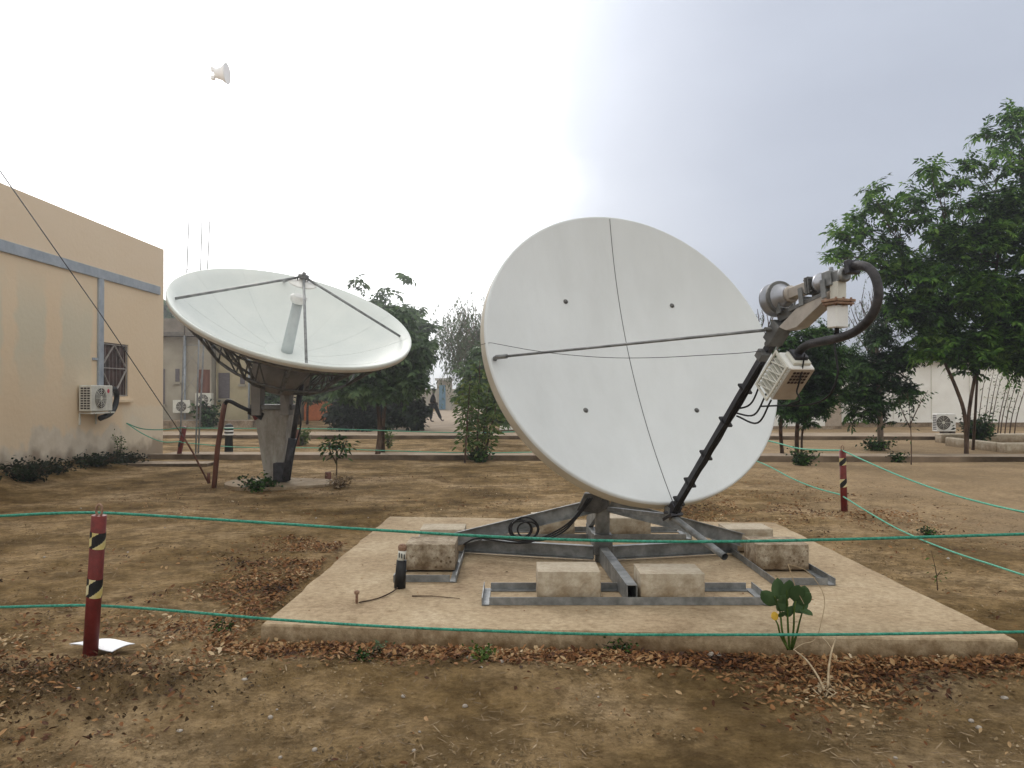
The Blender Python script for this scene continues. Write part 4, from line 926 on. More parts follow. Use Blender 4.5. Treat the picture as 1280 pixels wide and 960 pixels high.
for u in (266, 270): mb = MB(); yy = Yb+.5; mb.box(X_(u, yy), X_(u+1.6, yy), yy, yy+.09, 0.3, Z_(421, yy)); mb.build('pilaster', M['yellowwall'], yb)
for u in (231, 306): mb = MB(); mb.tube([(X_(u, 36.9), 36.9 if u < 260 else 37.5, .3), (X_(u, 36.9), 36.9 if u < 260 else 37.5, 4.2)], .05, 8); mb.build('drainpipe', M['duct'], yb)
gg = 'wall units on the yellow building'
ac_unit(V((X_(216, 36.6), 36.6, .62)), X1, -Y1, .8, .6, .3, 'pale air conditioner on the yellow building, left one', .4, None, M['cream'])
ac_unit(V((X_(244, 36.6), 36.6, .95)), X1, -Y1, .75, .6, .3, 'pale air conditioner on the yellow building, beside its door', .38, None, M['cream'])

# ------------------------------------------------------------------ right white buildings
wb = empty('prefab_building', (20, 40, 0), 'long low white prefab building behind the trees on the right', 'building')
Yw = 36.0
mb = MB(); mb.box(X_(1052, Yw)+.003, 36, Yw, Yw+7, .20, 2.95); mb.build('wall', M['prefab'], wb)
mb = MB(); mb.box(X_(1052, Yw)+.003, 36, Yw+.05, Yw+7, -.1, .198); mb.build('plinth', M['kerb'], wb)
mb = MB(); mb.box(X_(1052, Yw)-.2, 36.2, Yw-.3, Yw+7.3, 2.953, 3.06); mb.build('roof', M['roofgrey'], wb)
for k in range(12): mb = MB(); x_ = X_(1052, Yw)+.6+1.75*k; mb.box(x_, x_+.03, Yw-.02, Yw-.002, .36, 2.94); mb.build('joint_strip', M['cream'], wb)
for k in (1, 3, 5, 7): mb = MB(); x_ = X_(1052, Yw)+.6+1.75*k+.5; mb.box(x_, x_+.9, Yw-.03, Yw-.001, 1.35, 2.25); mb.build('window', M['prefab'], wb)
cb_ = empty('cabin', (14, 38, 0), 'white cabin with a tan door panel seen under the tree behind the converter box', 'cabin')
Yc = 34.0
mb = MB(); mb.box(X_(930, Yc), X_(1031, Yc), Yc, Yc+5, .12, 2.75); mb.build('wall', M['prefab'], cb_)
mb = MB(); mb.box(X_(1031, Yc)+.002, X_(1052, Yc), Yc+.05, Yc+5, .12, 2.75); mb.build('door', M['tan'], cb_)
mb = MB(); mb.box(X_(930, Yc)-.1, X_(1052, Yc)+.1, Yc-.15, Yc+5.2, 2.753, 2.87); mb.build('roof', M['roofgrey'], cb_)
mb = MB(); mb.box(X_(930, Yc), X_(1052, Yc), Yc+.02, Yc+5, -.1, .118); mb.build('plinth', M['kerb'], cb_)
wc = empty('cabin', (3, 33, 0), 'small white cabin just showing left of the big dish', 'cabin')
mb = MB(); mb.box(-.5, 6, 31.6, 35, .08, 2.5); mb.build('wall', M['prefab'], wc); mb = MB(); mb.box(-.45, 6, 31.7, 35, -.1, .078); mb.build('plinth', M['kerb'], wc)
mb = MB(); mb.box(-.65, 6.1, 31.45, 35.1, 2.503, 2.6); mb.build('roof', M['roofgrey'], wc)
# ac on blocks at right
e, c = ac_unit(V((X_(1175, 27.2), 27.4, .22)), X1, -Y1, .66, .62, .32, 'white air conditioner standing on blocks beside the white prefab building', .22, None, M['white'])
mb = MB(); mb.box(X_(1180, 27.4), X_(1185, 27.4), 27.45, 27.7, 0, .218); mb.box(X_(1190, 27.4), X_(1195, 27.4), 27.45, 27.7, 0, .218); mb.build('foot', M['eave'], e)
# low stone walls at right
mb = MB(); mb.box(X_(1168, 25), 19, 24.6, 25.0, -.1, .28, bev=.03); tag(mb.build('stone_wall', M['block'], loc=(14, 24.8, 0)), 'long low stone wall behind the saplings at right', 'low wall')
mb = MB(); mb.box(X_(1245, 21), 17, 20.6, 21.0, -.1, .25, bev=.03); mb.box(X_(1245, 21), X_(1252, 21), 21.01, 23.5, -.1, .25, bev=.03); tag(mb.build('stone_wall', M['block'], loc=(14, 20.8, 0)), 'pale short stone wall at the right edge of the photo', 'low wall')
# orange and blue kiosk far
kb = empty('kiosk', (-10.5, 46, 0), 'orange kiosk with a blue panel far back between the trees', 'kiosk')
mb = MB(); mb.box(X_(380, 44), X_(412, 44), 44, 46, 0, 2.0); mb.build('wall', M['orange'], kb); mb = MB(); mb.box(X_(405, 44)-.1, X_(414, 44), 43.9, 43.99, 1.1, 1.9); mb.build('panel', M['blue'], kb)
mb = MB(); mb.box(X_(378, 44), X_(416, 44), 43.6, 46.2, 2.003, 2.12); mb.build('roof', M['roofgrey'], kb)
fb_ = empty('gatehouse', (-6, 70, 0), 'pale blue grey gatehouse at the end of the path behind the walker', 'gatehouse')
mb = MB(); mb.box(X_(546, 68), X_(562, 68), 68, 71, -.1, 2.6); mb.build('wall', M['greywall'], fb_); mb = MB(); mb.box(X_(549, 68), X_(557, 68), 67.9, 67.99, .1, 2.2); mb.build('door', M['blue'], fb_)
mb = MB(); mb.box(X_(544, 68), X_(564, 68), 67.6, 71.3, 2.603, 2.8); mb.build('roof', M['roofgrey'], fb_)
mb = MB(); mb.box(-30, -4.2, 78, 78.3, -.1, 1.9); mb.box(-1.5, 12, 78, 78.3, -.1, 1.9); tag(mb.build('boundary_wall', M['greywall'], loc=(-10, 78, 0)), 'grey boundary wall closing the far end of the compound', 'wall')

# ------------------------------------------------------------------ vegetation
def diamonds(P, D, Wv, Ln, Wd):
    """arrays of leaf bases, directions, side vectors -> verts, quads"""
    n = len(P); v = np.empty((n, 4, 3)); D = D/np.linalg.norm(D, axis=1, keepdims=True)
    Wv = Wv-(Wv*D).sum(1, keepdims=True)*D; Wv /= np.linalg.norm(Wv, axis=1, keepdims=True)+1e-9
    Ln = np.asarray(Ln).reshape(-1, 1)*np.ones((n, 1)); Wd = np.asarray(Wd).reshape(-1, 1)*np.ones((n, 1))
    v[:, 0] = P; v[:, 1] = P+D*Ln*.45+Wv*Wd/2; v[:, 2] = P+D*Ln; v[:, 3] = P+D*Ln*.45-Wv*Wd/2
    v[:, 2, 2] -= (Ln[:, 0]*.12)
    return v.reshape(-1, 3), np.arange(n*4).reshape(n, 4)
def tuft_template(nl, npair, L_, ll, lw, seed, droop=.5):
    r = np.random.default_rng(seed); P, D, W = [], [], []; 
    for k in range(nl):
        az = 2*math.pi*k/nl+r.uniform(-.3, .3); el = r.uniform(-.15, 1.0); le = L_*r.uniform(.75, 1.15)
        d = np.array([math.cos(az)*math.cos(el), math.sin(az)*math.cos(el), math.sin(el)]); p = np.zeros(3); stp = le/npair; sd = np.array([-math.sin(az), math.cos(az), 0])
        for i_ in range(npair):
            p = p+d*stp; d = d+np.array([0, 0, -droop/npair*1.6]); d /= np.linalg.norm(d)
            for s_ in (-1, 1):
                P.append(p.copy()); D.append(d*.55+sd*s_*.8+np.array([0, 0, -.15])+r.normal(size=3)*.12); W.append(np.cross(sd, d)*.35+d+r.normal(size=3)*.3)
        P.append(p.copy()); D.append(d); W.append(sd)
    return np.array(P), np.array(D), np.array(W), ll, lw
TA = [tuft_template(10, 6, .27, .12, .048, s) for s in range(4)]
TB = [tuft_template(7, 3, .28, .20, .095, s+10, .7) for s in range(4)]
TC = [tuft_template(8, 2, .2, .15, .09, s+20, .4) for s in range(4)]
def tufts(pos, scl, T):
    Ps, Ds, Ws, Ls, Wd = [], [], [], [], []
    for p, s_ in zip(pos, scl):
        P, D, W, ll, lw = T[RNG.integers(len(T))]; a = RNG.uniform(0, 6.283); c, s2 = math.cos(a), math.sin(a)
        R_ = np.array([[c, -s2, 0], [s2, c, 0], [0, 0, 1]]); t = RNG.normal(size=2)*.35
        R_ = R_ @ np.array([[1, 0, t[0]], [0, 1, t[1]], [-t[0], -t[1], 1]])
        Ps.append(P @ R_.T*s_+p); Ds.append(D @ R_.T); Ws.append(W @ R_.T); Ls.append(np.full(len(P), ll*s_)*RNG.uniform(.8, 1.2, len(P))); Wd.append(np.full(len(P), lw*s_))
    return diamonds(np.vstack(Ps), np.vstack(Ds), np.vstack(Ws), np.hstack(Ls), np.hstack(Wd))
def limb(mb, a, b, r0_, r1_, wob=.08, n=4, sides=6):
    a, b = V(a), V(b); L_ = (b-a).length
    pts = [a.lerp(b, k/n)+V([random.uniform(-1, 1)*wob*L_*(1 if 0 < k < n else 0)*.5 for _ in range(3)])+V((0, 0, .10*L_*math.sin(math.pi*k/n)*.5)) for k in range(n+1)]
    P = catmull(pts, 3); k = len(P); mb.tube(P, [r0_+(r1_-r0_)*i_/(k-1) for i_ in range(k)], sides); return P
def tree(name, label, cat, base, trunks, clumps, T, lm, bark='bark', group=None, extra=(), tscale=1.0, fork=.5, twig=.35):
    """trunks: list of (list of points, r0, r1); clumps: (centre, (rx,ry,rz), count); extra: single tuft points"""
    base = V(base); e = empty(name, base, label, cat, group); mb = MB(); tops = []
    for pts, r0_, r1_ in trunks:
        P = catmull(pts, 5); k = len(P); mb.tube(P, [(r0_*(1.25 if i_ == 0 else 1))+(r1_-r0_)*i_/(k-1) for i_ in range(k)], 9); tops += [(p, r0_+(r1_-r0_)*i_/(k-1)) for i_, p in enumerate(P) if i_ > k*.45]
    pos = []; cents = []
    for c, rad, cnt in clumps:
        c = V(c); p, rr = min(tops, key=lambda t: (t[0]-c).length+max(0, t[0].z-c.z)*1.5)
        P = limb(mb, p, c, max(rr*fork, .02), .016, .18, 4); cents += P[len(P)//2:]
        d = RNG.normal(size=(cnt, 3)); d /= np.linalg.norm(d, axis=1, keepdims=True); q_ = RNG.random(cnt)**.45
        q_ = np.clip(q_*(1+.25*RNG.normal(size=cnt)), 0, 1.35)
        pos.append(np.array(c)+d*q_[:, None]*np.array(rad))
    if len(extra): 
        pos.append(np.array([list(x) for x in extra]))
    pos = np.vstack(pos); ca = np.array([list(c) for c in cents])
    for i_, p in enumerate(pos):
        far = i_ >= len(pos)-len(extra)
        if far or RNG.random() < twig:
            c = ca[np.argmin(((ca-p)**2).sum(1)+np.maximum(0, ca[:, 2]-p[2]))]
            limb(mb, c, p, .014 if far else .010, .005, .16, 3, 4)
    mb.build('trunk', M[bark], e)
    v, q2_ = tufts(pos, RNG.uniform(.75, 1.25, len(pos))*tscale, T)
    np_mesh('crown', v, q2_, lm, e)
    return e
def cl(u, v, y, r, n, dy=1.0, rz=None):
    s_ = y/F; return (at(u, v, y), (r*s_, r*s_*dy, (rz or r)*s_), n)
# big right tree
y = 20.6
ex = [(1093, 240), (1050, 290), (1063, 300), (1072, 277), (1093, 260), (1113, 262), (1162, 213), (1147, 247), (1153, 273), (1177, 238), (1212, 205), (1233, 170), (1265, 145), (1085, 320), (1107, 303), (1127, 283), (1250, 190), (1227, 247), (1205, 225), (1240, 215), (1268, 172), (1275, 150), (1140, 262), (1185, 262), (1044, 328), (1056, 315), (1078, 292), (1170, 300), (1190, 285), (1215, 265)]
ext = [at(u+random.uniform(-3, 3), v+random.uniform(-3, 3), y+random.uniform(-.8, .8)) for u, v in ex for _ in range(2)]
tree('broadleaf_tree', 'largest green tree, with feathery leaf tufts, filling the right edge', 'tree', onz(1208, 565, 0),
     [([onz(1208, 567, 0)-Z1*.1, at(1206, 520, y), at(1195, 485, y), at(1180, 450, y), at(1165, 400, y+.3)], .055, .035),
      ([onz(1208, 567, 0)+V((.05, .1, -.1)), at(1212, 510, y), at(1225, 440, y+.2), at(1240, 370, y+.4), at(1250, 300, y)], .05, .035),
      ([onz(1216, 562, 0)-Z1*.1, at(1219, 520, y+.3), at(1222, 470, y+.3), at(1228, 420, y+.3)], .04, .025),
      ([onz(1290, 556, 0), at(1290, 470, y+.6), at(1290, 380, y+.6), at(1285, 280, y+.5), at(1275, 210, y)], .14, .04)],
     [cl(1200, 318, y, 36, 30), cl(1182, 292, y, 14, 5), cl(1252, 262, y, 36, 34), cl(1235, 300, y, 24, 18), cl(1150, 345, y, 30, 26), cl(1232, 375, y, 48, 62), cl(1290, 325, y, 52, 60), cl(1172, 405, y, 36, 40), cl(1258, 425, y, 42, 60), cl(1295, 215, y, 36, 30),
      cl(1205, 435, y, 30, 32), cl(1130, 385, y, 22, 16), cl(1300, 400, y, 46, 60), cl(1115, 340, y, 20, 12), cl(1170, 440, y, 20, 16), cl(1340, 300, y, 60, 50), cl(1340, 410, y, 50, 40), cl(1125, 312, y, 12, 4)],
     TA, M['leaf'], extra=ext, tscale=1.22, fork=.5, twig=.6)
# tree behind the converter box
y = 18.0
tree('broadleaf_tree', 'dark low tree with several thin stems, right behind the converter box', 'tree', onz(1000, 570, 0),
     [([onz(978, 567, 0)-Z1*.1, at(976, 530, y), at(984, 490, y), at(990, 450, y)], .05, .025), ([onz(996, 572, 0)-Z1*.1, at(997, 530, y), at(1006, 480, y), at(1012, 440, y)], .055, .03), ([onz(1002, 566, 0)-Z1*.1, at(1004, 535, y), at(1020, 500, y)], .03, .02)],
     [cl(990, 440, y, 24, 30), cl(1020, 445, y, 26, 34), cl(1002, 475, y, 34, 62), cl(1032, 490, y, 24, 34), cl(985, 505, y, 24, 30), cl(1025, 425, y, 18, 18), cl(1010, 505, y, 24, 30), cl(1038, 465, y, 20, 25)], TA, M['leafd'], tscale=.85)
y = 21.5
tree('broadleaf_tree', 'slim tree with bare pale trunk and dark bushy crown before the white prefab', 'tree', onz(1098, 560, 0),
     [([onz(1101, 562, 0)-Z1*.1, at(1100, 520, y), at(1098, 480, y), at(1096, 430, y)], .09, .045)],
     [cl(1098, 425, y, 20, 18), cl(1074, 458, y, 22, 26), cl(1120, 448, y, 22, 24), cl(1095, 475, y, 32, 46), cl(1068, 492, y, 18, 18), cl(1127, 488, y, 16, 12), cl(1088, 512, y, 22, 20), cl(1107, 395, y, 18, 8)], TA, M['leafd'], bark='palebark', tscale=.9)
# sapling and thicket
def sapling(name, label, base, stems, lm, nleaf, ls=.10, bark='bark', cat='sapling', group=None, r=.014, low=.35):
    e = empty(name, base, label, cat, group); mb = MB(); P_, D_ = [], []
    for pts in stems:
        P = catmull(pts, 6); k = len(P); mb.tube(P, [r*(1-.7*i_/(k-1)) for i_ in range(k)], 6)
        for i_ in range(nleaf):
            t = low+(1-low)*random.random(); p = P[min(k-1, int(t*(k-1)))]
            d = V((random.gauss(0, 1), random.gauss(0, 1), random.gauss(0, .35))).normalized(); o_ = d*random.uniform(0, ls*2.2*(1.2-t*.5)); P_.append(list(p+o_)); D_.append(list(d+V((0, 0, -.3))))
    mb.build('stem', M[bark], e)
    P_ = np.array(P_); D_ = np.array(D_)
    v, q_ = diamonds(P_, D_, RNG.normal(size=P_.shape), RNG.uniform(.7, 1.3, len(P_))*ls, RNG.uniform(.35, .5, len(P_))*ls)
    np_mesh('foliage', v, q_, lm, e); return e
y = 18.6
sapling('sapling', 'thin young sapling with sparse leaves between the pale trunk tree and the big tree', onz(1139, 580, 0),
        [[onz(1139, 580, 0)-Z1*.05, at(1139, 550, 17.6), at(1137, 515, 17.6), at(1134, 490, 17.6)], [at(1138, 530, 17.6), at(1150, 505, 17.6), at(1160, 488, 17.6)], [at(1138, 535, 17.6), at(1128, 515, 17.6), at(1124, 500, 17.6)]], M['leafd'], 40, .09)
stm = []
for k in range(9):
    u = 1226+k*6+random.uniform(-2, 2); b = onz(u-6, 549+random.uniform(-2, 3), 0); y_ = b.y; stm.append([b, at(u-2, 520, y_), at(u+3+k*.7, 485, y_), at(u+8+k*1.2, 462, y_)])
sapling('sapling_thicket', 'cluster of thin bare reddish stems before the white prefab wall at right', onz(1245, 550, 0), stm, M['leafy'], 26, .09, r=.02)
# left-centre trees
y = 19.4
tree('broadleaf_tree', 'tree on two thin reddish trunks just right of the tilted dish', 'tree', onz(474, 570, 0),
     [([onz(471, 572, 0)-Z1*.1, at(475, 540, y), at(473, 500, y), at(478, 450, y)], .075, .035), ([onz(479, 567, 0)-Z1*.1, at(479, 530, y), at(484, 490, y), at(495, 450, y)], .055, .03)],
     [cl(465, 478, y, 26, 34), cl(500, 470, y, 28, 34), cl(480, 440, y, 30, 44), cl(515, 440, y, 24, 34), cl(490, 410, y, 26, 36), cl(440, 480, y, 18, 18), cl(512, 474, y, 14, 16)], TB, M['leaff'], group=None, tscale=.8)
y = 35.0
ex = [(448, 352), (452, 360), (476, 364), (480, 372), (494, 368), (508, 346)]
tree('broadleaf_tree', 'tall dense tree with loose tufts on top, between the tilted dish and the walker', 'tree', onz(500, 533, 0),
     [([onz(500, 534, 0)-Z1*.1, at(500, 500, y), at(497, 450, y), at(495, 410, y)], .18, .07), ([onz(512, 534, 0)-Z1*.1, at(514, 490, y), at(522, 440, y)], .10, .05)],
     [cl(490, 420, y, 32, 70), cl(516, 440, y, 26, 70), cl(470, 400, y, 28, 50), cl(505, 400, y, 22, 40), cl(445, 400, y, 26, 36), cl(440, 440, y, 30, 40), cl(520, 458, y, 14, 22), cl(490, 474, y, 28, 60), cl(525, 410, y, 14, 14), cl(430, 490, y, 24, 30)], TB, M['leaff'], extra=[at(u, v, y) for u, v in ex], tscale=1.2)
y = 32.0
mbx = []
tree('bushy_hedge', 'dark thick bush row at the foot of the dense tree', 'bush', onz(465, 539, 0),
     [([onz(465, 539, 0)-Z1*.1, at(465, 520, y), at(466, 510, y)], .06, .04)],
     [cl(424+12*k, 519+random.uniform(-6, 5), y, 12, 46, rz=15) for k in range(9)], TC, M['leafblk'], tscale=1.3)
tree('broadleaf_tree', 'low tree behind the tilted dish pedestal, by the orange kiosk', 'tree', onz(375, 530, 0),
     [([onz(372, 530, 0), at(374, 500, 36), at(380, 470, 36)], .1, .05), ([onz(384, 530, 0), at(386, 500, 36), at(400, 470, 36)], .06, .04)],
     [cl(350, 470, 36, 24, 40), cl(380, 465, 36, 26, 44), cl(410, 468, 36, 26, 44), cl(345, 495, 36, 14, 16), cl(395, 490, 36, 14, 12)], TB, M['leaff'], tscale=1.1)
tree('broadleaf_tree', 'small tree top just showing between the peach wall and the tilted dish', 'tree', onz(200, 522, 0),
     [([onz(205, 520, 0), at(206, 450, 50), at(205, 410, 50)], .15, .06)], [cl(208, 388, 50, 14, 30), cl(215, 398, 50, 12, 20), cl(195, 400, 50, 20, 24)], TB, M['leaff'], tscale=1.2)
# yellow-green young tree cluster beside the big dish
st = []
for (u, v, uu, vv) in ((581, 578, 588, 470), (596, 577, 600, 450), (600, 576, 612, 480), (590, 574, 578, 490), (604, 577, 622, 500)):
    b = onz(u, v, 0); st.append([b-Z1*.05, at((u*2+uu)/3, (v*2+vv)/3, b.y), at((u+uu*2)/3, (v+vv*2)/3, b.y), at(uu, vv, b.y)])
sapling('sapling', 'leafy yellow green saplings growing together just left of the big dish', onz(593, 577, 0), st, M['leafy'], 260, .13, group=None, r=.03, low=.22)
y = 24
tree('broadleaf_tree', 'mid green bush-like tree half hidden behind the left rim of the big dish', 'tree', onz(608, 555, 0),
     [([onz(608, 555, 0)-Z1*.1, at(607, 520, y), at(608, 480, y)], .07, .03)], [cl(598, 465, y, 22, 30), cl(615, 450, y, 20, 30), cl(610, 490, y, 24, 40), cl(630, 480, y, 20, 24), cl(585, 490, y, 14, 14), cl(625, 515, y, 16, 18)], TB, M['leaff'], tscale=.85)
# weeping, see-through trees
def weeping(label, base, y, box, nstr, lm, bark='palebark', len_=(.5, 1.5), ls=.10, nlv=11, lw=.3, twr=.008):
    e = empty('weeping_tree', base, label, 'tree'); u0, u1, v0, v1 = box; mb = MB(); s_ = y/F
    c = at((u0+u1)/2, v1, y); mb.tube([V(base)-Z1*.1, V(base).lerp(c, .5)+V((.1, 0, 0)), c], [.12, .09, .06], 8)
    ends = []
    for k in range(13):
        t = k/12; p = at(u0+(u1-u0)*t, v0+(v1-v0)*(.12+.5*abs(t-.5)**1.2*1.4+random.uniform(0, .2)), y+random.uniform(-1, 1)); ends += limb(mb, c, p, .04, .010, .12, 4, 5)[4:]
    P_, D_ = [], []
    for k in range(nstr):
        p = random.choice(ends)+V((random.gauss(0, .45), random.gauss(0, .45), random.gauss(0, .35))); L_ = random.uniform(*len_); dr = V((random.gauss(0, .25), random.gauss(0, .25), -1))
        q0_ = p+V((dr.x*.3, dr.y*.3, .12)); pts = [p, q0_, q0_+dr*L_*.5, q0_+dr*L_+V((0, 0, -.05))]
        mb.tube(pts, [twr, twr*.8, twr*.6, twr*.3], 3, caps=False)
        for i_ in range(nlv):
            t = random.random(); P_.append(list(q0_+dr*(L_*t))); D_.append([random.gauss(0, .5), random.gauss(0, .5), -.8])
    mb.build('trunk', M[bark], e); P_ = np.array(P_); D_ = np.array(D_); v, q_ = diamonds(P_, D_, RNG.normal(size=P_.shape), RNG.uniform(.7, 1.3, len(P_))*ls, ls*lw); np_mesh('crown', v, q_, lm, e)
weeping('wispy grey see-through tree with hanging twigs left of the big dish', onz(588, 532, 0), 36, (548, 628, 352, 480), 620, M['leafg'], len_=(.6, 2.2), ls=.15, nlv=13, lw=.35)
weeping('wispy thin branched tree rising behind the feed hose', onz(1088, 530, 0), 32, (1058, 1125, 335, 450), 120, M['leafg'], bark='bark', len_=(.4, 1.2), ls=.12, nlv=5, twr=.006)
weeping('bare twiggy shrub tops showing right behind the rim of the big dish', onz(955, 540, 0), 28, (925, 990, 372, 440), 34, M['leafg'], bark='bark', len_=(.2, .5), ls=.1, nlv=5, twr=.005)
# small plants
def weed(label, base, r, h, n, lm, ls, cat='weed', name='weed', group=None, flat=.6):
    base = V(base); e = empty(name, base, label, cat, group); mb = MB(); P_, D_ = [], []
    n = int(n*2.6); r *= 1.1
    for k in range(max(5, n//14)):
        a = random.uniform(0, 6.28); t = base+V((math.cos(a)*r*random.random(), math.sin(a)*r*random.random(), h*random.uniform(.5, 1))); mb.tube([base-Z1*.02, base.lerp(t, .5)+Z1*h*.1, t], [.006, .004, .002], 4)
        for j in range(14):
            q_ = base.lerp(t, random.uniform(.15, 1.05))+V([random.gauss(0, ls*.7) for _ in range(3)]); q_.z = max(q_.z, base.z+.005); P_.append(list(q_)); D_.append([random.gauss(0, 1), random.gauss(0, 1), random.gauss(.25, .5)])
    mb.build('stem', M['bark'], e); P_ = np.array(P_); D_ = np.array(D_); v, q_ = diamonds(P_, D_, RNG.normal(size=P_.shape), RNG.uniform(.7, 1.3, len(P_))*ls, ls*flat); np_mesh('foliage', v, q_, lm, e)
def og(u, v):
    p = onz(u, v, 0); p.z = gzs(p.x, p.y); return p
def wallp(y_, dx=.35): return V((WX+dx, y_, gzs(WX+dx, y_)))
weed('large dark weed clump at the foot of the peach wall, left edge', wallp(13.6, .5), .6, .34, 560, M['leafblk'], .07, group=None)
weed('low dark weeds at the foot of the peach wall, between the bigger clumps', wallp(14.7), .55, .14, 260, M['leafblk'], .06)
weed('wide dark weed clump under the air conditioner', wallp(16.1), .7, .2, 420, M['leafblk'], .07)
weed('dark low weed clump below the barred window', wallp(17.2), .6, .18, 360, M['leafblk'], .07)
weed('pale dry green weed standing against the peach wall below the window', wallp(17.5, .15), .2, .7, 60, M['leafy'], .06)
weed('dark bush at the base of the yellow building', V((X_(270, 36), 35, 0)), .6, 1.0, 200, M['leafd'], .2)
weed('dark green grass tuft at the foot of the thin stems below the converter box', onz(1002, 582, 0), .35, .32, 260, M['leafd'], .07)
weed('dark leafy tuft round the pale trunk', onz(1096, 563, 0), .5, .28, 260, M['leafd'], .08)
weed('small green tuft beside the sapling, near the kerb', onz(1122, 577, 0), .25, .2, 100, M['leafd'], .07)
weed('dark bush at the foot of the big right tree', onz(1222, 556, 0), .6, .9, 420, M['leafd'], .12, 'bush', 'bush')
weed('dark tuft at the foot of the yellow green saplings', onz(600, 577, 0), .3, .3, 220, M['leafd'], .08)
weed('small green plant under the trees right of the two trunks', onz(485, 560, 0), .25, .5, 90, M['leafy'], .08)
weed('green shrub by the short orange stump left of the saplings', onz(378, 556, 0), .35, .5, 160, M['leafy'], .1)
p = onz(420, 607, 0)
sapling('sapling', 'small dark leafed sapling right of the tilted dish pedestal', p, [[p-Z1*.05, at(421, 580, p.y), at(420, 556, p.y), at(420, 545, p.y)], [at(421, 580, p.y), at(412, 562, p.y), at(411, 550, p.y)], [at(421, 575, p.y), at(430, 560, p.y), at(433, 548, p.y)]], M['leafd'], 55, .10, low=.45)
weed('small dark weed at the foot of the tilted dish pedestal', og(325, 612), .35, .2, 200, M['leafd'], .07)
weed('brown dry weed beside the tilted dish footing', og(425, 610), .3, .2, 90, M['straw'], .06)
weed('tiny green weed among the leaves at the left front of the slab', og(452, 833), .06, .06, 40, M['leafd'], .024)
weed('green weed patch at the middle of the slab front edge', og(775, 812), .14, .09, 80, M['leafd'], .026)
weed('blue green weed among the leaves, left part of the slab edge', og(470, 818), .08, .06, 26, M['leafg'], .026)
weed('small weed at the slab corner on the left', og(275, 793), .12, .07, 40, M['leafd'], .026)
weed('yellow green grass wisp in the litter before the slab', og(600, 826), .12, .06, 60, M['leafy'], .03)
weed('small dark weed just beyond the rope crossing at right', og(1160, 672), .12, .07, 70, M['leafd'], .035)
p = onz(1172, 738, 0)
sapling('seedling', 'thin pale seedling beyond the right edge of the slab', p, [[p, at(1170, 715, p.y), at(1164, 688, p.y)], [at(1170, 722, p.y), at(1177, 712, p.y)]], M['leafy'], 9, .035, r=.005, cat='seedling')
# calotropis
p = V((1.70, 4.66, gzs(1.7, 4.66)))
e = empty('milkweed_plant', p, 'broad leaved green plant with one yellow leaf at the front edge of the slab', 'plant')
mb = MB(); leaves = []
yc_ = p.y+.03
stems = [[(985, 812), (978, 790), (975, 765), (968, 745)], [(987, 812), (985, 785), (984, 755), (983, 735)], [(989, 812), (992, 785), (993, 760), (998, 740)], [(986, 812), (976, 795), (972, 780), (966, 770)], [(990, 812), (996, 792), (1000, 775), (1006, 755)]]
for s_ in stems:
    P = catmull([at(u, v, yc_+random.uniform(-.02, .02)) for u, v in s_], 5); k = len(P); mb.tube(P, [.0075*(1-.5*i_/(k-1)) for i_ in range(k)], 7)
mb.build('stem', M['leafy'], e)
def bleaf(c, d, w, L_, wd, m, cup=.15):
    d = V(d).normalized(); w = V(w); w = (w-d*w.dot(d)).normalized(); nrm = d.cross(w); mb = MB(); n_ = 8; vs = []
    for i_ in range(n_+1):
        t = i_/n_; hw = wd/2*math.sin(math.pi*min(1, t*.93+.07))**.6*(1 if 0 < i_ < n_ else .12)
        for j in range(-2, 3): vs.append(V(c)+d*(L_*t)+w*(hw*j/2)+nrm*(cup*L_*(j/2)**2*.4-.10*L_*t*t))
    mb.add(vs, [(i_*5+j, i_*5+j+1, (i_+1)*5+j+1, (i_+1)*5+j) for i_ in range(n_) for j in range(4)], 0, True)
    mb.tube([V(vs[i_*5+2])+nrm*.0012 for i_ in range(n_)], .0012, 4, mi=1); return mb.build('leaf', [m, M['leafy']], e)
for (u, v, du, dv, L_, wd) in ((970, 757, -14, -14, .125, .085), (975, 750, -3, -22, .13, .09), (984, 750, 2, -24, .13, .09), (992, 752, 8, -24, .125, .09), (997, 755, 14, -12, .11, .08), (985, 762, -8, -12, .11, .085), (994, 765, 12, -16, .12, .085), (978, 765, 0, -25, .12, .09), (1000, 762, 10, 4, .08, .06), (1003, 752, 3, -20, .10, .075), (974, 772, 8, -8, .06, .045), (993, 778, 6, -2, .05, .035), (984, 772, 5, -14, .08, .06)):
    a_ = at(u, v, yc_); b_ = at(u+du, v+dv, yc_+random.uniform(-.08, .05)); bleaf(a_, b_-a_, V((random.uniform(.6, 1), random.uniform(-.5, .5), random.uniform(-.3, .4))), L_, wd, M['broad'])
a_ = at(973, 768, yc_-.02); bleaf(a_, at(962, 773, yc_-.05)-a_, V((0, .4, 1)), .06, .05, M['yleaf'])['label'] = 'yellow withered leaf'
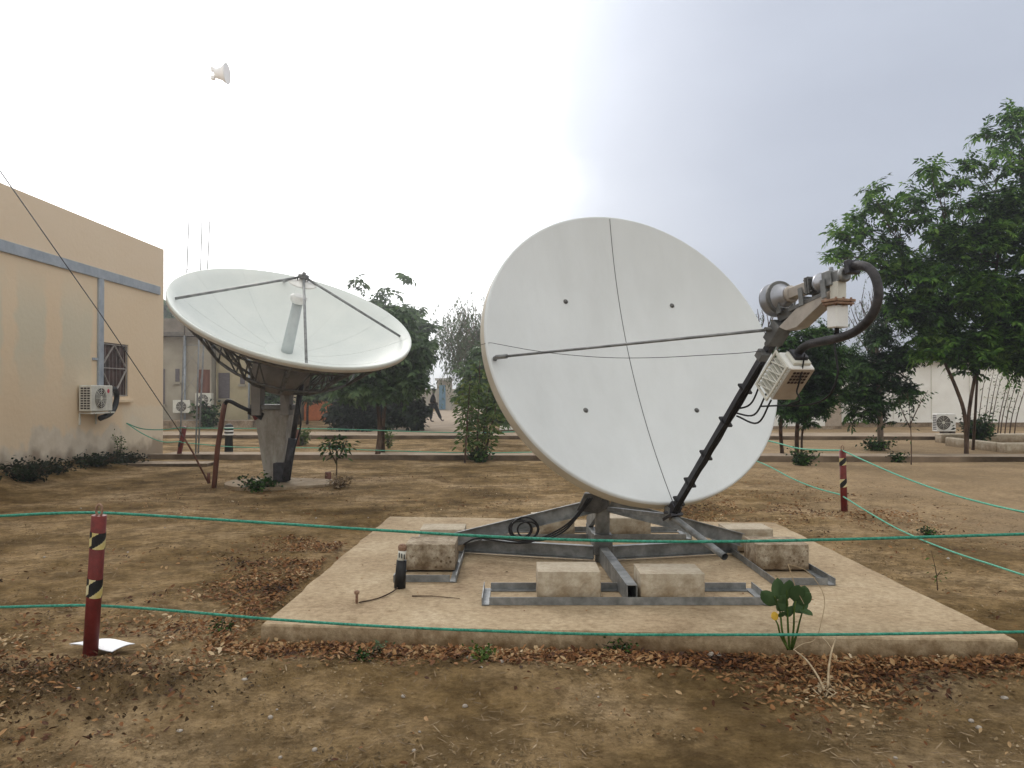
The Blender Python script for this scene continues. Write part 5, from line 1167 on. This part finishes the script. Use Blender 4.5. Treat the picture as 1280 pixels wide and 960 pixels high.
# dry roots / stems right of it
p = og(1025, 862); e = empty('dry_root', p, 'pale dry bent stems and roots right of the broad leaved plant', 'dry stems')
def sk(px, ys, r):
    n_ = len(px); return [at(u, v, ys[0]+(ys[1]-ys[0])*k/(n_-1)) for k, (u, v) in enumerate(px)]
for px, ys, r in (([(1030, 862), (1022, 845), (1008, 825), (992, 812)], (4.17, 4.6), .007), ([(1035, 858), (1036, 835), (1040, 812), (1046, 796)], (4.2, 4.6), .007), ([(1040, 812), (1034, 803), (1026, 795)], (4.5, 4.62), .004), ([(992, 812), (1003, 805), (1018, 800), (1026, 780), (1030, 745), (1010, 715), (985, 705)], (4.6, 4.7), .003), ([(985, 705), (995, 735), (1005, 755)], (4.7, 4.65), .003)):
    mb = MB(); P = catmull(sk(px, ys, r), 5); mb.tube(P, [r*(1-.4*k/len(P)) for k in range(len(P))], 6); mb.build('stem', M['stick'], e)
for k in range(14):
    mb = MB(); a = random.uniform(0, 6.28); c = p+V((random.gauss(0, .06), random.gauss(0, .05), .012)); r_ = random.uniform(.02, .05); mb.tube(catmull([c, c+V((math.cos(a)*r_, math.sin(a)*r_, .03)), c+V((math.cos(a+.9)*r_*1.6, math.sin(a+.9)*r_*1.6, .0))], 4), .003, 5); mb.build('root', M['stick'], e)
# short stumps
for (u, v, hpx, lab) in ((372, 557, 20, 'short orange brown stump by the path near the pedestal'), (410, 600, 10, 'low brown stub left of the small sapling')):
    b = onz(u, v, 0); mb = MB(); hh = hpx/F*b.y; mb.lathe(b-Z1*.05, Z1, [(0, .07), (hh*.5, .06), (hh+.05, .055)], 9); tag(mb.build('stump', M['redwood'], loc=b), lab, 'stump')

# ------------------------------------------------------------------ far tree belt (one hazy mass)
pts = []; r = np.random.default_rng(5)
for k in range(2600):
    x = r.uniform(-75, 80); yy = r.uniform(85, 105); u = 640+F*x/yy; hgt = 3.2+2.2*math.sin(x*.21)+1.5*math.sin(x*.53+1)
    if 520 < u < 575: hgt *= .55
    pts.append((x, yy, r.uniform(0, max(1.2, hgt))))
v, q_ = tufts(np.array(pts), r.uniform(2.2, 4.2, len(pts)), TC)
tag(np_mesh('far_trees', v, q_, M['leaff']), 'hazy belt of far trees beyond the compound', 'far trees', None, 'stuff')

# ------------------------------------------------------------------ leaf litter, straw, chips
def scatter(n, fn, lmin, lmax, wr, m, name, label, lift=.006, flatness=.35, avoidpad=True):
    P = []
    while len(P) < n:
        x, y_, s_ = fn()
        if avoidpad and -1.6 < x < 3.03 and 5.1-.07*(x+1.6) < y_ < 9.4: continue
        P.append((x, y_, s_))
    P = np.array(P); z = gz(P[:, 0], P[:, 1])+lift*RNG.random(n)*2+.003
    onp = (P[:, 0] > -1.6) & (P[:, 0] < 3.03) & (P[:, 1] > 5.12) & (P[:, 1] < 9.3); z = np.where(onp, .104, z)
    a = RNG.uniform(0, 6.283, n); D = np.stack([np.cos(a), np.sin(a), RNG.normal(size=n)*flatness], 1); W = np.stack([-np.sin(a), np.cos(a), RNG.normal(size=n)*flatness], 1)
    Ln = RNG.uniform(lmin, lmax, n)*P[:, 2]; 
    # leaf folded on its midrib: two triangles-ish quads sharing the rib
    D /= np.linalg.norm(D, axis=1, keepdims=True); W /= np.linalg.norm(W, axis=1, keepdims=True); B = np.stack([P[:, 0], P[:, 1], z], 1); Ln = Ln[:, None]; Wd = Ln*wr*RNG.uniform(.6, 1.3, (n, 1)); cu = RNG.uniform(-.1, .5, (n, 1))
    up = np.array([[0, 0, 1.]]); v = np.empty((n, 6, 3)); v[:, 0] = B; v[:, 1] = B+D*Ln*.35+W*Wd/2+up*Wd*cu; v[:, 2] = B+D*Ln*.72+W*Wd*.4+up*(Wd*cu); v[:, 3] = B+D*Ln+up*Ln*cu*.25; v[:, 4] = B+D*Ln*.72-W*Wd*.4+up*Wd*cu; v[:, 5] = B+D*Ln*.35-W*Wd/2+up*(Wd*cu)
    b = np.arange(n)[:, None]*6; q_ = np.vstack([b+np.array([[0, 1, 2, 3]]), b+np.array([[0, 3, 4, 5]])])
    return tag(np_mesh(name, v.reshape(-1, 3), q_, m), label, 'ground litter', None, 'stuff')
def litter_fn():
    k = random.random(); s_ = 1.0
    if k < .34: x = random.uniform(-1.9, 3.6); y_ = 5.02-.068*(x+1.6)-.03-abs(random.gauss(0, .17)); 
    elif k < .52: x = -1.75-abs(random.gauss(0, .45)); y_ = random.uniform(4.8, 8.6)
    elif k < .60: x = random.gauss(-2.6, .8); y_ = random.gauss(4.5, .55)
    elif k < .74: x = random.uniform(2.2, 5.2); y_ = random.gauss(10.3, 1.1)
    elif k < .80: x = random.gauss(1.75, .28); y_ = random.gauss(4.35, .18)
    elif k < .92: x = random.uniform(-6, 6); y_ = random.uniform(9.6, 15)
    else: x = random.uniform(-5, 5); y_ = random.uniform(3.2, 8)
    if -2.85 < x < -2.25 and 4.62 < y_ < 5.1: return litter_fn()
    # clumpy
    if k >= .34 and vnoise(np.array(x*2.1+7), np.array(y_*2.1)) < .42: return litter_fn()
    return x, y_, s_
scatter(24000, litter_fn, .014, .052, .46, M['litter'], 'leaf_litter', 'dry brown fallen leaves heaped along the slab and scattered on the dirt', .012, .35)
def straw_fn():
    x = random.uniform(-7, 6); y_ = 3.2+11*random.random()**1.7
    if -2.85 < x < -2.25 and 4.62 < y_ < 5.1: return straw_fn()
    if vnoise(np.array(x*1.3+3), np.array(y_*1.3+2)) < .45: return straw_fn()
    return x, y_, 1
def crumb_fn():
    x = random.uniform(-7, 6.5); y_ = 3.2+13*random.random()**1.6
    if vnoise(np.array(x*1.7+13), np.array(y_*2.1+2))*.6+vnoise(np.array(x*6+3), np.array(y_*7+2))*.4 < .50: return crumb_fn()
    return x, y_, 1
M['chips'] = leafmat('chips', [(.0, (.06, .04, .02)), (.45, (.15, .105, .052)), (.75, (.27, .195, .11)), (1, (.42, .33, .22))], 0, .95)
scatter(9000, straw_fn, .02, .075, .09, M['straw'], 'straw', 'bits of dry straw and twigs on the dirt', .008, .25)
scatter(26000, crumb_fn, .005, .020, .9, M['chips'], 'dirt_crumbs', 'small dirt crumbs and chips on the ground', .003, .3)
def clod_fn():
    x = random.gauss(-2.45, .5); y_ = random.gauss(4.18, .26)
    return (x, y_, 1) if not (-2.85 < x < -2.25 and 4.62 < y_ < 5.1) else clod_fn()
M['clod'] = leafmat('clod', [(.0, (.02, .012, .006)), (.5, (.06, .036, .016)), (.85, (.13, .085, .045)), (1, (.26, .18, .1))], 0, .95)
scatter(1700, clod_fn, .006, .026, 1.0, M['clod'], 'soil_clods', 'dark crumbly clods of dug soil round the foot of the left red post', .014, .6)
def slab_fn(): return random.uniform(-1.4, 2.9), random.uniform(5.3, 9.1), 1
scatter(210, slab_fn, .007, .028, .5, M['litter'], 'slab_litter', 'a few stray leaf bits on the concrete slab', .001, .1, False)
# pebbles (uncountable) + individual stones
mb = MB()
for k in range(130):
    x, y_, _ = straw_fn(); y_ = 3.3+(y_-3.3)*.7
    if -1.7 < x < 3.1 and y_ > 4.7: continue
    r_ = random.uniform(.005, .017); c = V((x, y_, gzs(x, y_)+r_*.25)); a = random.uniform(0, 3)
    mb.lathe(c-Z1*r_*.5, Z1+V((random.uniform(-.3, .3), random.uniform(-.3, .3), 0)), [(0, r_*.5), (r_*.4, r_), (r_*.9, r_*.8), (r_*1.15, r_*.3)], 6)
tag(mb.build('pebbles', M['stone']), 'small pale pebbles on the dirt', 'pebbles', None, 'stuff')
def stone(u, v, r_, label):
    c = og(u, v); mb = MB(); n_ = 9; vs = []; rr = random.Random(int(u))
    prof = [(-.3, .7), (.15, 1.0), (.45, .85), (.62, .4)]
    for h, q_ in prof:
        for j in range(n_): a = 2*math.pi*j/n_; k_ = q_*rr.uniform(.82, 1.1); vs.append(c+V((math.cos(a)*r_*1.25*k_, math.sin(a)*r_*k_, h*r_)))
    mb.add(vs, [(i_*n_+j, i_*n_+(j+1) % n_, (i_+1)*n_+(j+1) % n_, (i_+1)*n_+j) for i_ in range(3) for j in range(n_)]+[tuple(3*n_+j for j in range(n_))], 0, True)
    tag(mb.build('stone', M['stone'], loc=c), label, 'stone', 'loose stones before the slab')
stone(893, 818, .042, 'grey flat stone in the leaf litter left of the broad leaved plant')
stone(436, 818, .022, 'pale round stone by the leaves near the left end of the slab')
stone(590, 828, .032, 'pale stone in the litter before the left half of the slab')
stone(1255, 868, .018, 'small pale stone on bare dirt at the lower right')
stone(1228, 828, .03, 'grey stone against the slab near its right corner')
stone(225, 917, .013, 'tiny white stone on the dirt at the lower left')
stone(306, 857, .015, 'small pale stone right of the dirt mound')

# ------------------------------------------------------------------ person walking
pp = V((X_(541, 41.5), 41.5, .03))
pe_ = empty('person', pp, 'person in dark clothes walking along the far path between the trees', 'person')
def skin(name, chain, mt, parent=pe_, root=0):
    """chain: list of (index parent, co, radius)"""
    me = bpy.data.meshes.new(name); me.from_pydata([tuple(c[1]) for c in chain], [(c[0], i_) for i_, c in enumerate(chain) if c[0] >= 0], [])
    o = bpy.data.objects.new(name, me); COL.objects.link(o); o.parent = parent; me.materials.append(mt)
    md_ = o.modifiers.new('Skin', 'SKIN'); 
    lay = me.skin_vertices[0].data if len(me.skin_vertices) else None
    if lay is None:
        bpy.context.view_layer.objects.active = o; lay = me.skin_vertices[0].data
    for i_, c in enumerate(chain): lay[i_].radius = (c[2], c[2])
    lay[root].use_root = True
    sb2 = o.modifiers.new('Subsurf', 'SUBSURF'); sb2.levels = 1; sb2.render_levels = 2; md_.use_smooth_shade = True
    return o
body = [(-1, (0, 0, .95), .13), (0, (.01, 0, 1.15), .125), (1, (.02, 0, 1.36), .15), (2, (.03, 0, 1.49), .06), (3, (.05, 0, 1.56), .07), (4, (.06, 0, 1.66), .115), (5, (.05, 0, 1.74), .085),
        (0, (.10, .08, .88), .095), (7, (.27, .09, .50), .062), (8, (.43, .09, .12), .042), (9, (.50, .09, .05), .04), (10, (.60, .09, .10), .03),
        (0, (-.03, -.08, .88), .095), (12, (-.08, -.09, .48), .062), (13, (-.10, -.09, .09), .042), (14, (-.05, -.09, .03), .04), (15, (.08, -.09, .03), .03),
        (2, (.02, .19, 1.38), .055), (17, (-.08, .22, 1.14), .045), (18, (.02, .2, .92), .036), (19, (.05, .2, .83), .03),
        (2, (.02, -.19, 1.38), .055), (21, (.10, -.22, 1.14), .045), (22, (.24, -.2, .95), .036), (23, (.30, -.2, .90), .03)]
skin('body', body, M['skin'])
skin('trousers', [(-1, (0, 0, .98), .17), (0, (.10, .08, .88), .13), (1, (.27, .09, .50), .10), (2, (.42, .09, .16), .08), (0, (-.03, -.08, .88), .13), (4, (-.08, -.09, .48), .10), (5, (-.10, -.09, .13), .08)], M['cloth'])
skin('shirt', [(-1, (0, 0, .92), .19), (0, (.01, 0, 1.15), .18), (1, (.02, 0, 1.37), .20), (2, (.02, .19, 1.39), .085), (3, (-.08, .22, 1.14), .057), (2, (.02, -.19, 1.39), .068), (5, (.10, -.22, 1.14), .057)], M['cloth'])
mb = MB(); mb.lathe(pp+V((.05, 0, 1.66)), Z1, [(0, .118), (.06, .118), (.1, .09), (.13, .02)], 12); mb.build('hair', M['black'], pe_)

# ------------------------------------------------------------------ haze
mb = MB(); mb.box(-640, 640, -640, 640, -1.3, 26)
hz_ = bpy.data.materials.new('haze_air'); hz_.use_nodes = True; nt = hz_.node_tree; nt.nodes.remove(nt.nodes['Principled BSDF'])
pv = nt.nodes.new('ShaderNodeVolumePrincipled'); pv.inputs['Color'].default_value = (.9, .92, .95, 1); pv.inputs['Density'].default_value = .0026; pv.inputs['Anisotropy'].default_value = .8
nt.links.new(pv.outputs[0], nt.nodes['Material Output'].inputs['Volume'])
tag(mb.build('haze', hz_), 'thin dusty haze in the air', None, None, 'stuff')

# ------------------------------------------------------------------ world, sun, camera
w = bpy.data.worlds.new('World'); scene.world = w; w.use_nodes = True; nt = w.node_tree; N = nt.nodes; Lk = nt.links
SUN_AZ = math.radians(-22); SUN_EL = math.radians(34)
sd = V((math.sin(SUN_AZ)*math.cos(SUN_EL), math.cos(SUN_AZ)*math.cos(SUN_EL), math.sin(SUN_EL)))
sky = N.new('ShaderNodeTexSky'); sky.sky_type = 'NISHITA'; sky.sun_disc = False; sky.sun_elevation = SUN_EL; sky.sun_rotation = SUN_AZ; sky.dust_density = 4
b1_ = N['Background']; b1_.inputs['Strength'].default_value = .08; Lk.new(sky.outputs[0], b1_.inputs['Color'])
tc = N.new('ShaderNodeTexCoord')
def vm(op, a, b=None):
    n_ = N.new('ShaderNodeVectorMath'); n_.operation = op
    for i_, x in enumerate((a, b)):
        if x is None: continue
        if isinstance(x, (tuple, Vector)): n_.inputs[i_].default_value = tuple(x)
        else: Lk.new(x, n_.inputs[i_])
    return n_
def mt(op, a, b=None, c=None, cl=False):
    n_ = N.new('ShaderNodeMath'); n_.operation = op; n_.use_clamp = cl
    for i_, x in enumerate((a, b, c)):
        if x is None: continue
        if isinstance(x, (int, float)): n_.inputs[i_].default_value = x
        else: Lk.new(x, n_.inputs[i_])
    return n_.outputs[0]
gen = tc.outputs['Generated']
nz = N.new('ShaderNodeTexNoise'); nz.inputs['Scale'].default_value = 2.2; nz.inputs['Detail'].default_value = 5; Lk.new(gen, nz.inputs['Vector'])
_a, _e = math.radians(-25), math.radians(11)
GD = V((math.sin(_a)*math.cos(_e), math.cos(_a)*math.cos(_e), math.sin(_e)))
dt = vm('DOT_PRODUCT', gen, GD).outputs['Value']
ang = mt('ARCCOSINE', mt('MINIMUM', dt, .99999))
angn = mt('MULTIPLY_ADD', mt('SUBTRACT', nz.outputs['Fac'], .5), .26, ang)
nzb = N.new('ShaderNodeTexNoise'); nzb.inputs['Scale'].default_value = 9; nzb.inputs['Detail'].default_value = 7; Lk.new(gen, nzb.inputs['Vector'])
angn = mt('MULTIPLY_ADD', mt('SUBTRACT', nzb.outputs['Fac'], .5), .10, angn)
def sstep(e): return mt('MULTIPLY', mt('MULTIPLY', e, e), mt('MULTIPLY_ADD', e, -2.0, 3.0))
e_a = sstep(mt('MULTIPLY_ADD', angn, -5.2, 5.2*math.radians(30.5), cl=True)); e_b = sstep(mt('MULTIPLY_ADD', angn, -2.2, 2.2*math.radians(47), cl=True))
edge = mt('ADD', mt('MULTIPLY', e_a, .84), mt('MULTIPLY', e_b, .16))         # 0 outside, 1 inside the bright cloud
glow = mt('POWER', mt('MAXIMUM', vm('DOT_PRODUCT', gen, sd).outputs['Value'], 0.0), 14)
mxc = N.new('ShaderNodeMix'); mxc.data_type = 'RGBA'; Lk.new(edge, mxc.inputs[0]); 
nz2 = N.new('ShaderNodeTexNoise'); nz2.inputs['Scale'].default_value = 1.6; nz2.inputs['Detail'].default_value = 8
mp = N.new('ShaderNodeMapping'); mp.inputs['Scale'].default_value = (1, 1, 2.5); mp.inputs['Location'].default_value = (.7, 0, .3); Lk.new(gen, mp.inputs['Vector']); Lk.new(mp.outputs[0], nz2.inputs['Vector'])
rp = N.new('ShaderNodeValToRGB'); rp.color_ramp.elements[0].position = .3; rp.color_ramp.elements[0].color = (.45, .49, .58, 1); rp.color_ramp.elements[1].position = .7; rp.color_ramp.elements[1].color = (.575, .625, .72, 1); Lk.new(nz2.outputs['Fac'], rp.inputs['Fac'])
Lk.new(rp.outputs[0], mxc.inputs[6]); mxc.inputs[7].default_value = (1.5, 1.52, 1.54, 1)
b2_ = N.new('ShaderNodeBackground'); Lk.new(mxc.outputs[2], b2_.inputs['Color']); Lk.new(mt('MULTIPLY_ADD', glow, 1.6, 1.0), b2_.inputs['Strength'])
# the cloud deck is thinner overhead and behind the camera
sp3 = N.new('ShaderNodeSeparateXYZ'); Lk.new(gen, sp3.inputs[0])
hi = mt('MULTIPLY', mt('SUBTRACT', sp3.outputs['Z'], .52), 2.4, cl=True); bk = mt('MULTIPLY_ADD', sp3.outputs['Y'], -1.6, .35, cl=True)
thin = mt('MULTIPLY', mt('MAXIMUM', hi, bk), mt('GREATER_THAN', sp3.outputs['Z'], -.02))
mx3 = N.new('ShaderNodeMix'); mx3.data_type = 'RGBA'; Lk.new(thin, mx3.inputs[0]); Lk.new(mxc.outputs[2], mx3.inputs[6]); mx3.inputs[7].default_value = (1.22, 1.20, 1.14, 1); Lk.new(mx3.outputs[2], b2_.inputs['Color'])
ms = N.new('ShaderNodeMixShader'); ms.inputs[0].default_value = .9; Lk.new(b1_.outputs[0], ms.inputs[1]); Lk.new(b2_.outputs[0], ms.inputs[2]); Lk.new(ms.outputs[0], N['World Output'].inputs['Surface'])
sl = bpy.data.lights.new('sun', 'SUN'); sl.energy = .9; sl.angle = math.radians(14); sl.color = (1, .95, .88)
so = bpy.data.objects.new('sun', sl); COL.objects.link(so); so.rotation_euler = sd.to_track_quat('Z', 'Y').to_euler(); so.location = (0, 0, 30)
cd = bpy.data.cameras.new('camera'); co = bpy.data.objects.new('camera', cd); COL.objects.link(co); co.location = CAM; co.rotation_euler = (math.pi/2+PIT, 0, 0)
cd.sensor_width = 36; cd.lens = 36*F/1280; cd.clip_end = 2500; cd.clip_start = .05; scene.camera = co
scene.view_settings.view_transform = 'Standard'; scene.view_settings.look = 'None'; scene.view_settings.exposure = 0.20; scene.view_settings.gamma = 1
scene.render.engine = 'CYCLES'
c_ = scene.cycles; c_.max_bounces = 6; c_.diffuse_bounces = 3; c_.glossy_bounces = 2; c_.transmission_bounces = 3; c_.volume_bounces = 0; c_.use_denoising = True; c_.use_adaptive_sampling = True; c_.adaptive_threshold = .02
